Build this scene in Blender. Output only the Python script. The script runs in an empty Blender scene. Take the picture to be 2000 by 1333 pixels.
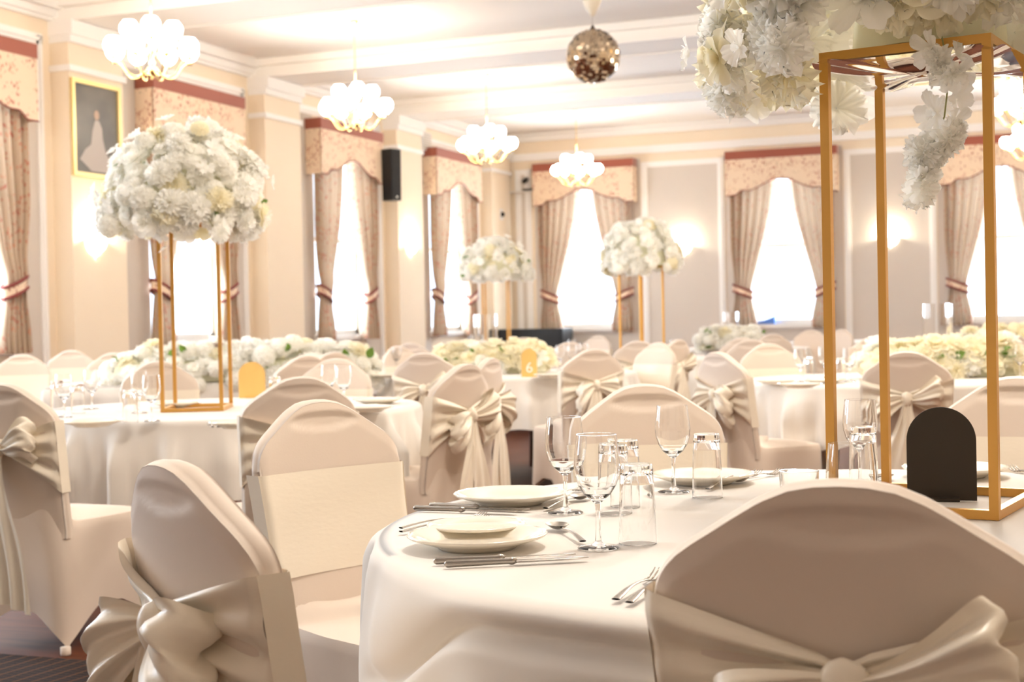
import bpy, math, random
from mathutils import Vector, Matrix
import numpy as np
S = bpy.context.scene
COL = S.collection
PI = math.pi

# ------------------------------------------------------------------ camera
FPX, CX, CY, EYE = 2778.0, 1000.0, 666.5, 1.13
def _c(x, y):
    v = np.array([x-CX, -(y-CY), FPX]); return v/np.linalg.norm(v)
_y = _c(2092, 605.5); _n = np.cross(_y, _c(1092, 605.5+20.9)); _n /= np.linalg.norm(_n)
if _n[1] < 0: _n = -_n
_x = np.cross(_y, _n)
if _x[0] < 0: _x = -_x
RW = np.array([_x, _y, _n])               # world = RW @ camera(right, up, forward)
CAM = np.array([0, 0, EYE])
cd = bpy.data.cameras.new('camera'); cam = bpy.data.objects.new('camera', cd); COL.objects.link(cam)
cd.sensor_width = 36; cd.lens = FPX/2000*36; cd.clip_end = 200
r_, u_, f_ = RW[:, 0], RW[:, 1], RW[:, 2]
cam.matrix_world = Matrix(((r_[0], u_[0], -f_[0], 0), (r_[1], u_[1], -f_[1], 0), (r_[2], u_[2], -f_[2], EYE), (0, 0, 0, 1)))
cd.dof.use_dof = True; cd.dof.focus_distance = 2.55; cd.dof.aperture_fstop = 7.0
S.camera = cam
def onz(px, py, h):
    d = RW @ np.array([px-CX, -(py-CY), FPX]); t = (h-EYE)/d[2]; q = CAM+t*d; return Vector(q)
def atd(px, depth):                        # floor point on the pixel column at a depth
    yy = 628-.0209*(px-1000)
    q = CAM + RW @ (np.array([px-CX, -(yy-CY), FPX])*depth/FPX); return Vector((q[0], q[1], 0))

# ------------------------------------------------------------------ world, exposure
w = bpy.data.worlds.new('world'); S.world = w; w.use_nodes = True
w.node_tree.nodes['Background'].inputs[0].default_value = (.80, .90, 1, 1)
w.node_tree.nodes['Background'].inputs[1].default_value = 3.0
S.view_settings.view_transform = 'Standard'; S.view_settings.look = 'None'
S.view_settings.exposure = 0.0; S.view_settings.gamma = 1.0
S.view_settings.use_curve_mapping = False
S.cycles.max_bounces = 16; S.cycles.diffuse_bounces = 8; S.cycles.glossy_bounces = 4
S.cycles.transmission_bounces = 14; S.cycles.transparent_max_bounces = 12
S.cycles.sample_clamp_indirect = 6; S.cycles.use_denoising = True
S.cycles.blur_glossy = 0.5

LEFT, BACK, RIGHT, REAR, CEIL = -10.5, 26.3, 4.4, -3.2, 4.80
WINY = [11.3, 15.4, 19.5, 23.6]           # windows of the left wall
WINY_ALL = [3.1, 7.2] + WINY
WINX = [-8.72, -4.91, -1.1, 2.7]
DAY = (.80, .90, 1.0)
def area(name, loc, rot, sx, sy, power, color):
    l = bpy.data.lights.new(name, 'AREA'); l.shape = 'RECTANGLE'; l.size = sx; l.size_y = sy
    l.energy = power; l.color = color
    o = bpy.data.objects.new(name, l); COL.objects.link(o); o.location = loc; o.rotation_euler = rot; return o
def point(name, loc, power, color, rad=.12):
    l = bpy.data.lights.new(name, 'POINT'); l.energy = power; l.color = color; l.shadow_soft_size = rad
    o = bpy.data.objects.new(name, l); COL.objects.link(o); o.location = loc; return o
for yy in WINY_ALL:                        # daylight outside each window
    area('window_daylight', (LEFT-.55, yy, 2.45), (0, -PI/2, 0), 3.3, 2.1, 470, DAY)
for xx in WINX:
    area('window_daylight', (xx, BACK+.55, 2.45), (-PI/2, 0, 0), 2.1, 3.3, 470, DAY)
WARM = (1.0, .90, .79)
for (lx, ly) in [(-.55, 3.25), (-.55, 7.3), (-8, 3.05), (-8, 7.15), (-.55, 11.2)]:   # the room's lamps above and behind the viewpoint
    point('ceiling_lamp', (lx, ly, 3.75), 250 if ly < 8 and lx > -1 else 200, WARM, .25)

# ------------------------------------------------------------------ materials
def mat(name, col=(.8, .8, .8), rough=.6, metal=0, sheen=0, spec=.4, trans=0, ior=1.45, emit=None, es=0, coat=0):
    m = bpy.data.materials.new(name); m.use_nodes = True
    b = m.node_tree.nodes['Principled BSDF']
    b.inputs['Base Color'].default_value = (*col, 1); b.inputs['Roughness'].default_value = rough
    b.inputs['Metallic'].default_value = metal; b.inputs['Sheen Weight'].default_value = sheen
    b.inputs['Specular IOR Level'].default_value = spec
    b.inputs['Transmission Weight'].default_value = trans; b.inputs['IOR'].default_value = ior
    b.inputs['Coat Weight'].default_value = coat
    if emit: b.inputs['Emission Color'].default_value = (*emit, 1); b.inputs['Emission Strength'].default_value = es
    return m
def nodes(m): return m.node_tree.nodes, m.node_tree.links, m.node_tree.nodes['Principled BSDF']
def bump(m, scale, strength, dist=.01, kind='noise', stretch=None):
    n, l, b = nodes(m)
    t = n.new('ShaderNodeTexNoise'); t.inputs['Scale'].default_value = scale; t.inputs['Detail'].default_value = 3
    co = n.new('ShaderNodeTexCoord'); mp = n.new('ShaderNodeMapping')
    if stretch: mp.inputs['Scale'].default_value = stretch
    l.new(co.outputs['Object'], mp.inputs[0]); l.new(mp.outputs[0], t.inputs['Vector'])
    bp = n.new('ShaderNodeBump'); bp.inputs['Strength'].default_value = strength; bp.inputs['Distance'].default_value = dist
    l.new(t.outputs[0], bp.inputs['Height']); l.new(bp.outputs[0], b.inputs['Normal']); return m
def mottle(m, c1, c2, scale, stretch=None):
    n, l, b = nodes(m)
    t = n.new('ShaderNodeTexNoise'); t.inputs['Scale'].default_value = scale; t.inputs['Detail'].default_value = 4
    co = n.new('ShaderNodeTexCoord'); mp = n.new('ShaderNodeMapping')
    if stretch: mp.inputs['Scale'].default_value = stretch
    cr = n.new('ShaderNodeValToRGB'); cr.color_ramp.elements[0].color = (*c1, 1); cr.color_ramp.elements[1].color = (*c2, 1)
    cr.color_ramp.elements[0].position = .3; cr.color_ramp.elements[1].position = .7
    l.new(co.outputs['Object'], mp.inputs[0]); l.new(mp.outputs[0], t.inputs['Vector'])
    l.new(t.outputs[0], cr.inputs[0]); l.new(cr.outputs[0], b.inputs['Base Color']); return m
def translucent(m, amt, col):
    n, l, b = nodes(m); t = n.new('ShaderNodeBsdfTranslucent'); t.inputs[0].default_value = (*col, 1)
    mx = n.new('ShaderNodeMixShader'); mx.inputs[0].default_value = amt
    l.new(b.outputs[0], mx.inputs[1]); l.new(t.outputs[0], mx.inputs[2]); l.new(mx.outputs[0], n['Material Output'].inputs[0]); return m
M = {}
M['plaster'] = mottle(mat('cream_plaster', rough=.75), (.80, .69, .54), (.82, .715, .565), 1.2)
M['panelpaint'] = mottle(mat('stone_panel_paint', rough=.7), (.60, .545, .485), (.62, .565, .505), 1.0)
M['white'] = mat('white_gloss_paint', (.86, .845, .82), .45)
M['ceiling'] = mottle(mat('ceiling_paint', rough=.85), (.87, .85, .81), (.89, .87, .83), .8)
M['spandex'] = bump(mat('white_spandex', (.70, .60, .51), .55, sheen=.25), 260, .08, .002)
M['satin'] = bump(mat('cream_satin', (.83, .755, .63), .36, sheen=.3, spec=.5), 45, .12, .004, stretch=(1, 1, 2.5))
M['cloth'] = bump(mat('white_table_linen', (.72, .685, .64), .7, sheen=.2), 500, .07, .002)
M['china'] = mat('cream_china', (.88, .83, .72), .12, spec=.6, coat=.5)
M['steel'] = mat('cutlery_steel', (.38, .35, .315), .24, 1)
M['gold'] = bump(mat('gold_painted_metal', (.64, .35, .09), .38, .75), 300, .1, .001)
M['brass'] = mat('polished_brass', (.85, .62, .25), .22, 1)
M['chrome'] = mat('mirror_tray', (.85, .85, .86), .03, 1)
M['glass'] = mat('clear_glass', (1, 1, 1), 0, trans=1, ior=1.45)
M['burgundy'] = bump(mat('burgundy_velvet', (.29, .080, .047), .7, sheen=.4), 120, .1, .002)
M['tie'] = mat('burgundy_cord', (.22, .05, .045), .8)
M['black'] = mat('black_plastic', (.012, .012, .013), .4)
M['darkcard'] = mat('dark_brown_card', (.040, .030, .020), .5)
M['goldcard'] = mat('gold_acrylic_card', (.86, .58, .20), .25, .35)
M['letter'] = mat('white_lettering', (.9, .88, .8), .5)
M['wood'] = bump(mottle(mat('dark_red_floorboards', rough=.55, spec=.2), (.075, .022, .010), (.13, .038, .014), 3, (1, 9, 1)), 8, .1, .003)
M['globe'] = mat('lit_opal_glass', (1, .95, .85), .3, emit=(1, .90, .79), es=19)
M['sconce'] = mat('lit_sconce_glass', (1, .95, .88), .3, emit=(1, .85, .62), es=7)
M['foam'] = mat('flower_foam', (.78, .78, .62), .9)
M['leaf'] = translucent(mat('leaf_green', (.13, .22, .05), .5), .3, (.2, .35, .05))
M['stem'] = mat('stem_green', (.30, .30, .12), .6)
M['petal'] = translucent(mat('white_petal', (.98, .975, .945), .6, sheen=.5), .52, (.985, .975, .93))
M['petal_cream'] = translucent(mat('cream_petal', (.95, .91, .76), .6, sheen=.3), .48, (.97, .93, .76))
M['plastic_white'] = mat('white_plastic', (.75, .74, .72), .5)
M['blue'] = mat('blue_fabric', (.10, .22, .60), .7)
M['pic'] = mat('oil_print', (.2, .2, .2), .35)
M['frame_gold'] = mat('gilt_frame', (.85, .66, .30), .35, .6)
M['gown'] = mat('print_pale_figure', (.42, .37, .33), .4)
M['skin'] = mat('print_face', (.42, .29, .21), .4)
M['motor'] = mat('ivory_plastic', (.62, .55, .44), .4)
M['mirror'] = mat('disco_mirror', (.58, .46, .33), .05, 1)
M['grout'] = mat('disco_core', (.06, .04, .03), .6)

def floral(name, base, sx=1.0):
    m = mat(name, base, .8, sheen=.2); n, l, b = nodes(m)
    co = n.new('ShaderNodeTexCoord')
    def leafmask(scale, rotz, thr, dens_scale, dthr, off):
        mp = n.new('ShaderNodeMapping'); mp.inputs['Scale'].default_value = scale; mp.inputs['Rotation'].default_value = (0, rotz, 0)
        mp.inputs['Location'].default_value = off
        l.new(co.outputs['Object'], mp.inputs[0])
        v = n.new('ShaderNodeTexVoronoi'); v.inputs['Scale'].default_value = 1; v.inputs['Randomness'].default_value = .9
        l.new(mp.outputs[0], v.inputs['Vector'])
        lt = n.new('ShaderNodeMath'); lt.operation = 'LESS_THAN'; lt.inputs[1].default_value = thr; l.new(v.outputs['Distance'], lt.inputs[0])
        ns = n.new('ShaderNodeTexNoise'); ns.inputs['Scale'].default_value = dens_scale; ns.inputs['Detail'].default_value = 1
        l.new(co.outputs['Object'], ns.inputs['Vector'])
        gt = n.new('ShaderNodeMath'); gt.operation = 'GREATER_THAN'; gt.inputs[1].default_value = dthr; l.new(ns.outputs[0], gt.inputs[0])
        mu = n.new('ShaderNodeMath'); mu.operation = 'MULTIPLY'; l.new(lt.outputs[0], mu.inputs[0]); l.new(gt.outputs[0], mu.inputs[1]); return mu
    a = leafmask((34, 34, 13), .5, .30, 4.2, .49, (0, 0, 0)); c = leafmask((34, 34, 12), -.6, .28, 4.8, .54, (3.3, 1, 7)); d = leafmask((20, 20, 20), .2, .22, 5.5, .56, (9, 4, 2))
    m1 = n.new('ShaderNodeMixRGB'); m1.inputs[1].default_value = (*base, 1); m1.inputs[2].default_value = (.36, .07, .04, 1); l.new(a.outputs[0], m1.inputs[0])
    m2 = n.new('ShaderNodeMixRGB'); m2.inputs[2].default_value = (.50, .22, .13, 1); l.new(m1.outputs[0], m2.inputs[1]); l.new(c.outputs[0], m2.inputs[0])
    m3 = n.new('ShaderNodeMixRGB'); m3.inputs[2].default_value = (.42, .34, .20, 1); l.new(m2.outputs[0], m3.inputs[1]); l.new(d.outputs[0], m3.inputs[0])
    l.new(m3.outputs[0], b.inputs['Base Color']); return m
M['floral'] = floral('floral_pelmet_fabric', (.76, .60, .44))
M['floral_curtain'] = translucent(floral('floral_curtain_fabric', (.42, .315, .225)), .07, (.75, .58, .42))

def carpet_mat():
    m = mat('patterned_carpet', (.03, .02, .018), .95); n, l, b = nodes(m)
    co = n.new('ShaderNodeTexCoord')
    def lines(rot, sc, thr):
        mp = n.new('ShaderNodeMapping'); mp.inputs['Rotation'].default_value = (0, 0, rot)
        wv = n.new('ShaderNodeTexWave'); wv.inputs['Scale'].default_value = sc; wv.inputs['Distortion'].default_value = .6; wv.inputs['Detail'].default_value = 1
        l.new(co.outputs['Object'], mp.inputs[0]); l.new(mp.outputs[0], wv.inputs['Vector'])
        g = n.new('ShaderNodeMath'); g.operation = 'GREATER_THAN'; g.inputs[1].default_value = thr; l.new(wv.outputs[1], g.inputs[0]); return g
    a = lines(.1, 5.5, .955); c = lines(1.67, 12, .985)
    mx = n.new('ShaderNodeMath'); mx.operation = 'MAXIMUM'; l.new(a.outputs[0], mx.inputs[0]); l.new(c.outputs[0], mx.inputs[1])
    mm = n.new('ShaderNodeMixRGB'); mm.inputs[1].default_value = (.013, .010, .011, 1); mm.inputs[2].default_value = (.12, .045, .018, 1)
    l.new(mx.outputs[0], mm.inputs[0]); l.new(mm.outputs[0], b.inputs['Base Color']); return bump(m, 180, .6, .01)
M['carpet'] = carpet_mat()
def pane_mat():
    m = bpy.data.materials.new('window_glass'); m.use_nodes = True; n, l = m.node_tree.nodes, m.node_tree.links
    n.remove(n['Principled BSDF']); t = n.new('ShaderNodeBsdfTransparent'); t.inputs[0].default_value = (.94, .97, 1, 1)
    g = n.new('ShaderNodeBsdfGlossy'); g.inputs['Roughness'].default_value = .02
    mx = n.new('ShaderNodeMixShader'); mx.inputs[0].default_value = .05
    l.new(t.outputs[0], mx.inputs[1]); l.new(g.outputs[0], mx.inputs[2]); l.new(mx.outputs[0], n['Material Output'].inputs[0]); return m
M['pane'] = pane_mat()

# ------------------------------------------------------------------ mesh helpers
class MB:
    def __init__(s): s.v = []; s.f = []
    def add(s, vs, fs, T=None):
        o = len(s.v)
        for p in vs: s.v.append(tuple(T @ Vector(p)) if T is not None else tuple(p))
        for f in fs: s.f.append(tuple(i+o for i in f))
        return s
    def box(s, x0, x1, y0, y1, z0, z1, T=None):
        vs = [(x, y, z) for z in (z0, z1) for y in (y0, y1) for x in (x0, x1)]
        return s.add(vs, [(0, 2, 3, 1), (4, 5, 7, 6), (0, 1, 5, 4), (2, 6, 7, 3), (0, 4, 6, 2), (1, 3, 7, 5)], T)
    def grid(s, fn, nu, nv, wrap=False, T=None, flip=False):
        vs = [fn(i/(nu if wrap else nu-1), j/(nv-1)) for j in range(nv) for i in range(nu)]
        fs = []
        for j in range(nv-1):
            for i in range(nu if wrap else nu-1):
                a, b = j*nu+i, j*nu+(i+1) % nu
                f = (a, b, b+nu, a+nu); fs.append(f[::-1] if flip else f)
        return s.add(vs, fs, T)
    def lathe(s, prof, n=24, T=None, fine=0):
        if fine:
            q = [prof[0]]
            for (r0, z0), (r1, z1) in zip(prof, prof[1:]):
                L = math.hypot(r1-r0, z1-z0); k = max(1, int(L/fine)); e = min(.12, .0004/max(L, 1e-6))
                ts = ([e]+[j/k for j in range(1, k)]+[1-e, 1]) if L > .0012 else [1]
                q += [(r0+(r1-r0)*t, z0+(z1-z0)*t) for t in ts]
            prof = q
        return s.grid(lambda u, v: (lambda r, z: (r*math.cos(2*PI*u), r*math.sin(2*PI*u), z))(*prof[round(v*(len(prof)-1))]), n, len(prof), True, T)
    def tube(s, path, rad, n=8, T=None, cap=True):
        P = [Vector(p) for p in path]; vs = []; up = Vector((0, 0, 1)); N = len(P)
        prev = None
        for i, p in enumerate(P):
            t = (P[min(i+1, N-1)]-P[max(i-1, 0)]).normalized()
            if prev is None:
                a = t.cross(up) if abs(t.z) < .95 else t.cross(Vector((1, 0, 0)))
            else: a = prev - t*prev.dot(t)
            a.normalize(); prev = a; b = t.cross(a); r = rad[i] if hasattr(rad, '__len__') else rad
            for k in range(n): vs.append(p+(a*math.cos(2*PI*k/n)+b*math.sin(2*PI*k/n))*r)
        fs = [(i*n+k, i*n+(k+1) % n, (i+1)*n+(k+1) % n, (i+1)*n+k) for i in range(N-1) for k in range(n)]
        if cap: fs += [tuple(range(n))[::-1], tuple((N-1)*n+k for k in range(n))]
        return s.add(vs, fs, T)
    def prism(s, pts, y0, y1, T=None):      # outline in xz, extruded along y
        n = len(pts); vs = [(x, y0, z) for x, z in pts]+[(x, y1, z) for x, z in pts]
        return s.add(vs, [tuple(range(n)), tuple(range(n, 2*n))[::-1]]+[(i, i+n, (i+1) % n+n, (i+1) % n) for i in range(n)], T)
    def mesh(s, name, m, smooth=True):
        me = bpy.data.meshes.new(name); me.from_pydata([tuple(v) for v in s.v], [], s.f); me.materials.append(m)
        if smooth: me.polygons.foreach_set('use_smooth', [True]*len(me.polygons))
        me.update(); return me
    def build(s, name, m, parent=None, smooth=False, loc=None, rot=None):
        return link(name, s.mesh(name, m, smooth), parent, loc, rot)
def link(name, me, parent=None, loc=None, rot=None, scale=None):
    o = bpy.data.objects.new(name, me); COL.objects.link(o)
    if parent is not None: o.parent = parent
    if loc is not None: o.location = loc
    if rot is not None: o.rotation_euler = rot
    if scale is not None: o.scale = scale
    return o
def tag(o, label=None, cat=None, group=None, kind=None):
    if label: o['label'] = label
    if cat: o['category'] = cat
    if group: o['group'] = group
    if kind: o['kind'] = kind
    return o
def empty(name, loc=(0, 0, 0), rz=0):
    o = bpy.data.objects.new(name, None); COL.objects.link(o); o.location = loc; o.rotation_euler = (0, 0, rz); o.empty_display_size = .1; return o
def copy_tree(o, parent=None):
    c = o.copy(); COL.objects.link(c); c.parent = parent
    for k in o.children: copy_tree(k, c)
    return c
def struct(name, mb, m, smooth=False): return tag(mb.build(name, m, None, smooth), kind='structure')
def frame_on(direction):                   # local -y looks into the room
    if direction == 'back': return Matrix.Translation((0, BACK, 0))
    return Matrix.Translation((LEFT, 0, 0)) @ Matrix.Rotation(PI/2, 4, 'Z')
TL, TB = frame_on('left'), frame_on('back')

# ------------------------------------------------------------------ room shell
OW, SZ, HZ = .80, .98, 3.95                # opening half width, sill height, head height
def wall_with_windows(name, T, c0, c1, centres):
    b = MB(); edges = [c0]
    for c in sorted(centres):
        b.box(edges[-1], c-OW, 0, .35, 0, CEIL+.1, T); b.box(c-OW, c+OW, 0, .35, 0, SZ, T); b.box(c-OW, c+OW, 0, .35, HZ, CEIL+.1, T); edges.append(c+OW)
    b.box(edges[-1], c1, 0, .35, 0, CEIL+.1, T); return struct(name, b, M['plaster'])
wall_with_windows('wall_left', TL, REAR-.3, BACK+.3, WINY_ALL)
wall_with_windows('wall_back', TB, LEFT-.3, RIGHT+.3, WINX)
struct('wall_right', MB().box(RIGHT, RIGHT+.3, REAR-.3, BACK+.3, 0, CEIL+.1), M['plaster'])
struct('wall_rear', MB().box(LEFT-.3, RIGHT+.3, REAR-.3, REAR, 0, CEIL+.1), M['panelpaint'])
struct('ceiling', MB().box(LEFT-.3, RIGHT+.3, REAR-.3, BACK+.3, CEIL, CEIL+.2), M['ceiling'])
struct('floor', MB().box(LEFT-.3, RIGHT+.3, REAR-.3, BACK+.3, -.1, 0), M['wood'])
# dark carpet laid in front of the wooden floor
a_, b_ = onz(0, 1283, 0), onz(560, 1326, 0)
dd = (b_-a_).normalized()
cp = MB(); q0, q1 = a_-dd*6.5, a_+dd*5.5; nn = Vector((dd.y, -dd.x, 0))
cv = [q0, q1, q1+nn*3.0, q0+nn*3.0]
cp.add([(p.x, p.y, .001) for p in cv]+[(p.x, p.y, .010) for p in cv], [(3, 2, 1, 0), (4, 5, 6, 7), (0, 1, 5, 4), (1, 2, 6, 5), (2, 3, 7, 6), (3, 0, 4, 7)])
tag(cp.build('carpet', M['carpet']), 'dark patterned carpet strip with brown lines beside the floorboards', 'carpet')

PIERS = [9.25-4.1, 9.25, 13.35, 17.45, 21.55, 25.65]
for i, py in enumerate(PIERS):             # pier with capital and small moulding, beam across the ceiling
    x0, x1 = py-.48, min(py+.48, BACK)
    struct('pillar_%d' % (i+1), MB().box(x0, x1, -.25, 0, 0, 4.32, TL), M['plaster'])
    struct('trim_%d' % (i+1), MB().box(x0-.03, x1+.03, -.33, 0, 4.40, 4.56, TL).box(x0-.01, x1+.01, -.29, 0, 4.32, 4.40, TL).box(x0-.025, x1+.025, -.285, 0, 4.0, 4.07, TL), M['white'])
for i, py in enumerate([1.05]+PIERS[:-1]):
    b = MB(); b.box(LEFT, RIGHT, py-.46, py+.46, 4.57, CEIL-.005)
    b.box(LEFT, RIGHT, py-.56, py+.56, CEIL-.10, CEIL-.005)
    b.box(LEFT, RIGHT, py-.49, py-.43, 4.55, 4.60); b.box(LEFT, RIGHT, py+.43, py+.49, 4.55, 4.60)
    struct('ceiling_beam_%d' % (i+1), b, M['ceiling'])
b = MB()
b.box(REAR, BACK, -.10, 0, 4.60, CEIL, TL).box(REAR, BACK, -.18, 0, 4.68, CEIL, TL).box(REAR, BACK, -.06, 0, 4.56, 4.60, TL)
struct('cornice_left', b, M['white'])
b = MB(); b.box(LEFT, RIGHT, -.10, 0, 4.70, CEIL, TB).box(LEFT, RIGHT, -.22, 0, 4.76, CEIL, TB).box(LEFT, RIGHT, -.08, 0, 4.66, 4.70, TB)
struct('cornice_back', b, M['white'])
struct('trim_back_rail', MB().box(LEFT, RIGHT, -.05, 0, 4.29, 4.42, TB).box(LEFT, RIGHT, -.07, 0, 4.39, 4.43, TB), M['white'])
# window bays of the left wall: white moulded surround
for i, c in enumerate(WINY):
    b = MB(); h = 1.42
    for s in (-1, 1):
        x = c+s*(h-.06); b.box(x-.05, x+.05, -.035, 0, 0, 4.37, TL); b.box(x-.015, x+.015, -.055, -.035, 0, 4.36, TL)
    b.box(c-h+.01, c+h-.01, -.035, 0, 4.27, 4.39, TL).box(c-h+.03, c+h-.03, -.055, -.035, 4.31, 4.35, TL)
    struct('trim_bay_%d' % (i+1), b, M['white'])
    b = MB(); b.box(c-1.31, c-OW-.001, -.012, 0, .0, 4.27, TL).box(c+OW+.001, c+1.31, -.012, 0, .0, 4.27, TL)
    struct('wall_left_panel_%d' % (i+1), b, M['panelpaint'])
# panels of the back wall
spans = [(-10.14, -9.93), (-7.56, -6.07), (-3.75, -2.26), (.08, 1.55)]
b, g = MB(), MB()
for (x0, x1) in spans:
    g.box(x0, x1, -.012, 0, .0, 4.04, TB)
    for x in (x0, x1): b.box(x-.06, x+.06, -.035, 0, 0, 4.12, TB); b.box(x-.02, x+.02, -.055, -.03, 0, 4.10, TB)
    b.box(x0-.06, x1+.06, -.04, 0, 4.02, 4.12, TB)
struct('trim_back_panels', b, M['white']); struct('wall_back_panels', g, M['panelpaint'])
b = MB()
for c in WINX[:3]: b.box(c-1.08, c-OW-.001, -.012, 0, 0, 4.2, TB).box(c+OW+.001, c+1.08, -.012, 0, 0, 4.2, TB).box(c-OW, c+OW, -.011, 0, .12, SZ-.07, TB)
struct('wall_back_reveals', b, M['panelpaint'])
struct('baseboard_left', MB().box(REAR, BACK, -.03, 0, 0, .18, TL), M['white'])
struct('baseboard_back', MB().box(LEFT, RIGHT, -.05, 0, 0, .18, TB), M['white'])

def window(idx, T, c):                     # sash window: frame, glazing bars, pane, sill
    r = empty('window_%d' % idx); tag(r, kind='structure')
    b = MB(); y0, y1 = .14, .22
    b.box(c-OW, c-OW+.07, y0, y1, SZ, HZ, T).box(c+OW-.07, c+OW, y0, y1, SZ, HZ, T).box(c-OW, c+OW, y0, y1, SZ, SZ+.08, T).box(c-OW, c+OW, y0, y1, HZ-.08, HZ, T)
    b.box(c-OW+.07, c+OW-.07, y0-.02, y1-.02, 2.40, 2.47, T).build('window_frame', M['white'], r)
    MB().box(c-.015, c+.015, y0+.01, y1-.01, SZ+.08, 2.40, T).box(c-.015, c+.015, y0+.01, y1-.01, 2.47, HZ-.08, T).build('glazing_bar', M['white'], r)
    MB().box(c-OW+.06, c+OW-.06, .185, .19, SZ+.06, HZ-.06, T).build('pane', M['pane'], r)
    MB().box(c-OW-.07, c+OW+.07, -.09, .14, SZ-.06, SZ, T).box(c-OW-.04, c+OW+.04, -.04, -.005, SZ-.10, SZ-.06, T).build('window_sill', M['white'], r)
n = 0
for c in WINY_ALL: n += 1; window(n, TL, c)
for c in WINX: n += 1; window(n, TB, c)

# ------------------------------------------------------------------ pelmets and curtains
PH = 1.02
def smooth01(t): t = max(0, min(1, t)); return t*t*(3-2*t)
def pel_bottom(s):
    s = abs(s)
    z = 3.37 + .085*smooth01((.84-s)/.14)+.19*smooth01((.60-s)/.56)
    return z
def pelmet_meshes():
    b = MB(); N = 48; fr = -.28
    for (ya, fl) in ((fr, False), (fr+.018, True)):
        b.grid(lambda u, v, ya=ya: ((u*2-1)*PH, ya, pel_bottom(u*2-1)*(1-v)+4.04*v), N+1, 5, flip=fl)
    b.grid(lambda u, v: ((u*2-1)*PH, fr+.018*v, pel_bottom(u*2-1)), N+1, 2, flip=True)
    for s in (-1, 1): b.box(min(s*PH, s*(PH-.02)), max(s*PH, s*(PH-.02)), fr+.018, -.015, 3.37, 4.04)
    body = b.mesh('pelmet_body', M['floral'], False)
    t = MB().box(-PH-.004, PH+.004, fr-.006, fr+.02, 4.035, 4.19)
    for s in (-1, 1): t.box(min(s*(PH+.004), s*(PH-.02)), max(s*(PH+.004), s*(PH-.02)), fr+.02, -.015, 4.035, 4.19)
    t.box(-PH, PH, fr, -.015, 4.17, 4.185)
    band = t.mesh('burgundy_band', M['burgundy'], False)
    p = MB(); p.tube([((i/48*2-1)*PH, fr-.003, pel_bottom(i/48*2-1)) for i in range(49)], .009, 6)
    return body, band, p.mesh('piping', M['tie'])
PM = pelmet_meshes()
def curtain_mesh(seed):                    # panel on the +x side, inner edge at small x at the top
    rd = random.Random(seed); ph = rd.random()*6
    zt, ztie, zb = 4.0, 1.60, .90
    def inner(z):
        if z > ztie:
            t = (z-ztie)/(zt-ztie); return .60-.50*math.sin(min(1, t*1.02)*PI/2)**1.15
        t = (ztie-z)/(ztie-zb); return .60-.10*smooth01(t*1.2)
    def outer(z):
        if z > ztie: return .96-.06*smooth01(1-(z-ztie)/.9)
        return .90+.05*smooth01((ztie-z)/.5)
    def fn(u, v):
        z = zb+(zt-zb)*v; xi, xo = inner(z), outer(z)
        q = smooth01(abs(z-ztie)/1.1); x = xi+(xo-xi)*u
        f = math.sin(u*PI*11+ph+.6*math.sin(z*1.1))*(.032+.034*q)+math.sin(u*PI*5+ph*2)*.014
        bulge = -.03*math.exp(-((z-ztie-.12)/.16)**2)
        return (x+.012*math.sin(u*PI*11+ph+1.2), -.13+f+bulge, z-.25*(1-v)*0-.10*(1-u)*smooth01((z-ztie)/.4)*0)
    return MB().grid(fn, 72, 44).mesh('curtain_panel', M['floral_curtain'])
CM = [curtain_mesh(3), curtain_mesh(8)]
def tie_mesh():
    b = MB(); p = MB(); ztie = 1.60
    def ring(u, dz):
        a = 2*PI*u; x = .755+.185*math.cos(a); y = -.135-.075*math.sin(a)
        return (x, y, ztie+dz+.07*(x-.755)/.185)
    b.grid(lambda u, v: ring(u, (v-.5)*.12), 32, 4, True)
    cords = MB()
    for dz in (-.06, .06): cords.tube([ring(i/32, dz) for i in range(33)], .019, 6, cap=False)
    return b.mesh('tieback_band', M['floral']), cords.mesh('cord_edge', M['tie'])
TM = tie_mesh()
def dress_window(T, c, word):
    base = T @ Matrix.Translation((c, 0, 0))
    r = empty('pelmet'); r.matrix_world = base
    tag(r, 'floral pelmet with burgundy band over the '+word, 'pelmet', 'floral pelmets')
    link('pelmet_board', PM[0], r); link('burgundy_band', PM[1], r); link('piping', PM[2], r)
    for k, s in enumerate((-1, 1)):
        side = (('nearer', 'farther') if T is TL else ('left', 'right'))[k]
        e = empty('curtain'); e.matrix_world = base @ Matrix.Scale(s, 4, (1, 0, 0))
        tag(e, '%s tied curtain of the %s' % (side, word), 'curtain', 'floral tied curtains')
        link('curtain_panel', CM[k], e)
        t = link('tieback', TM[0], e); link('cord_edge', TM[1], t)
WN = ['side window cut by the photo edge', 'side window behind the left flower stand', 'side window next to the black speaker', 'side window closest to the room corner']
for c, wd in zip(WINY, WN): dress_window(TL, c, wd)
for c, wd in zip(WINX, ['end wall window beside the small cameras', 'end wall window above the blue bag', 'end wall window at the far right']): dress_window(TB, c, wd)

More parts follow.
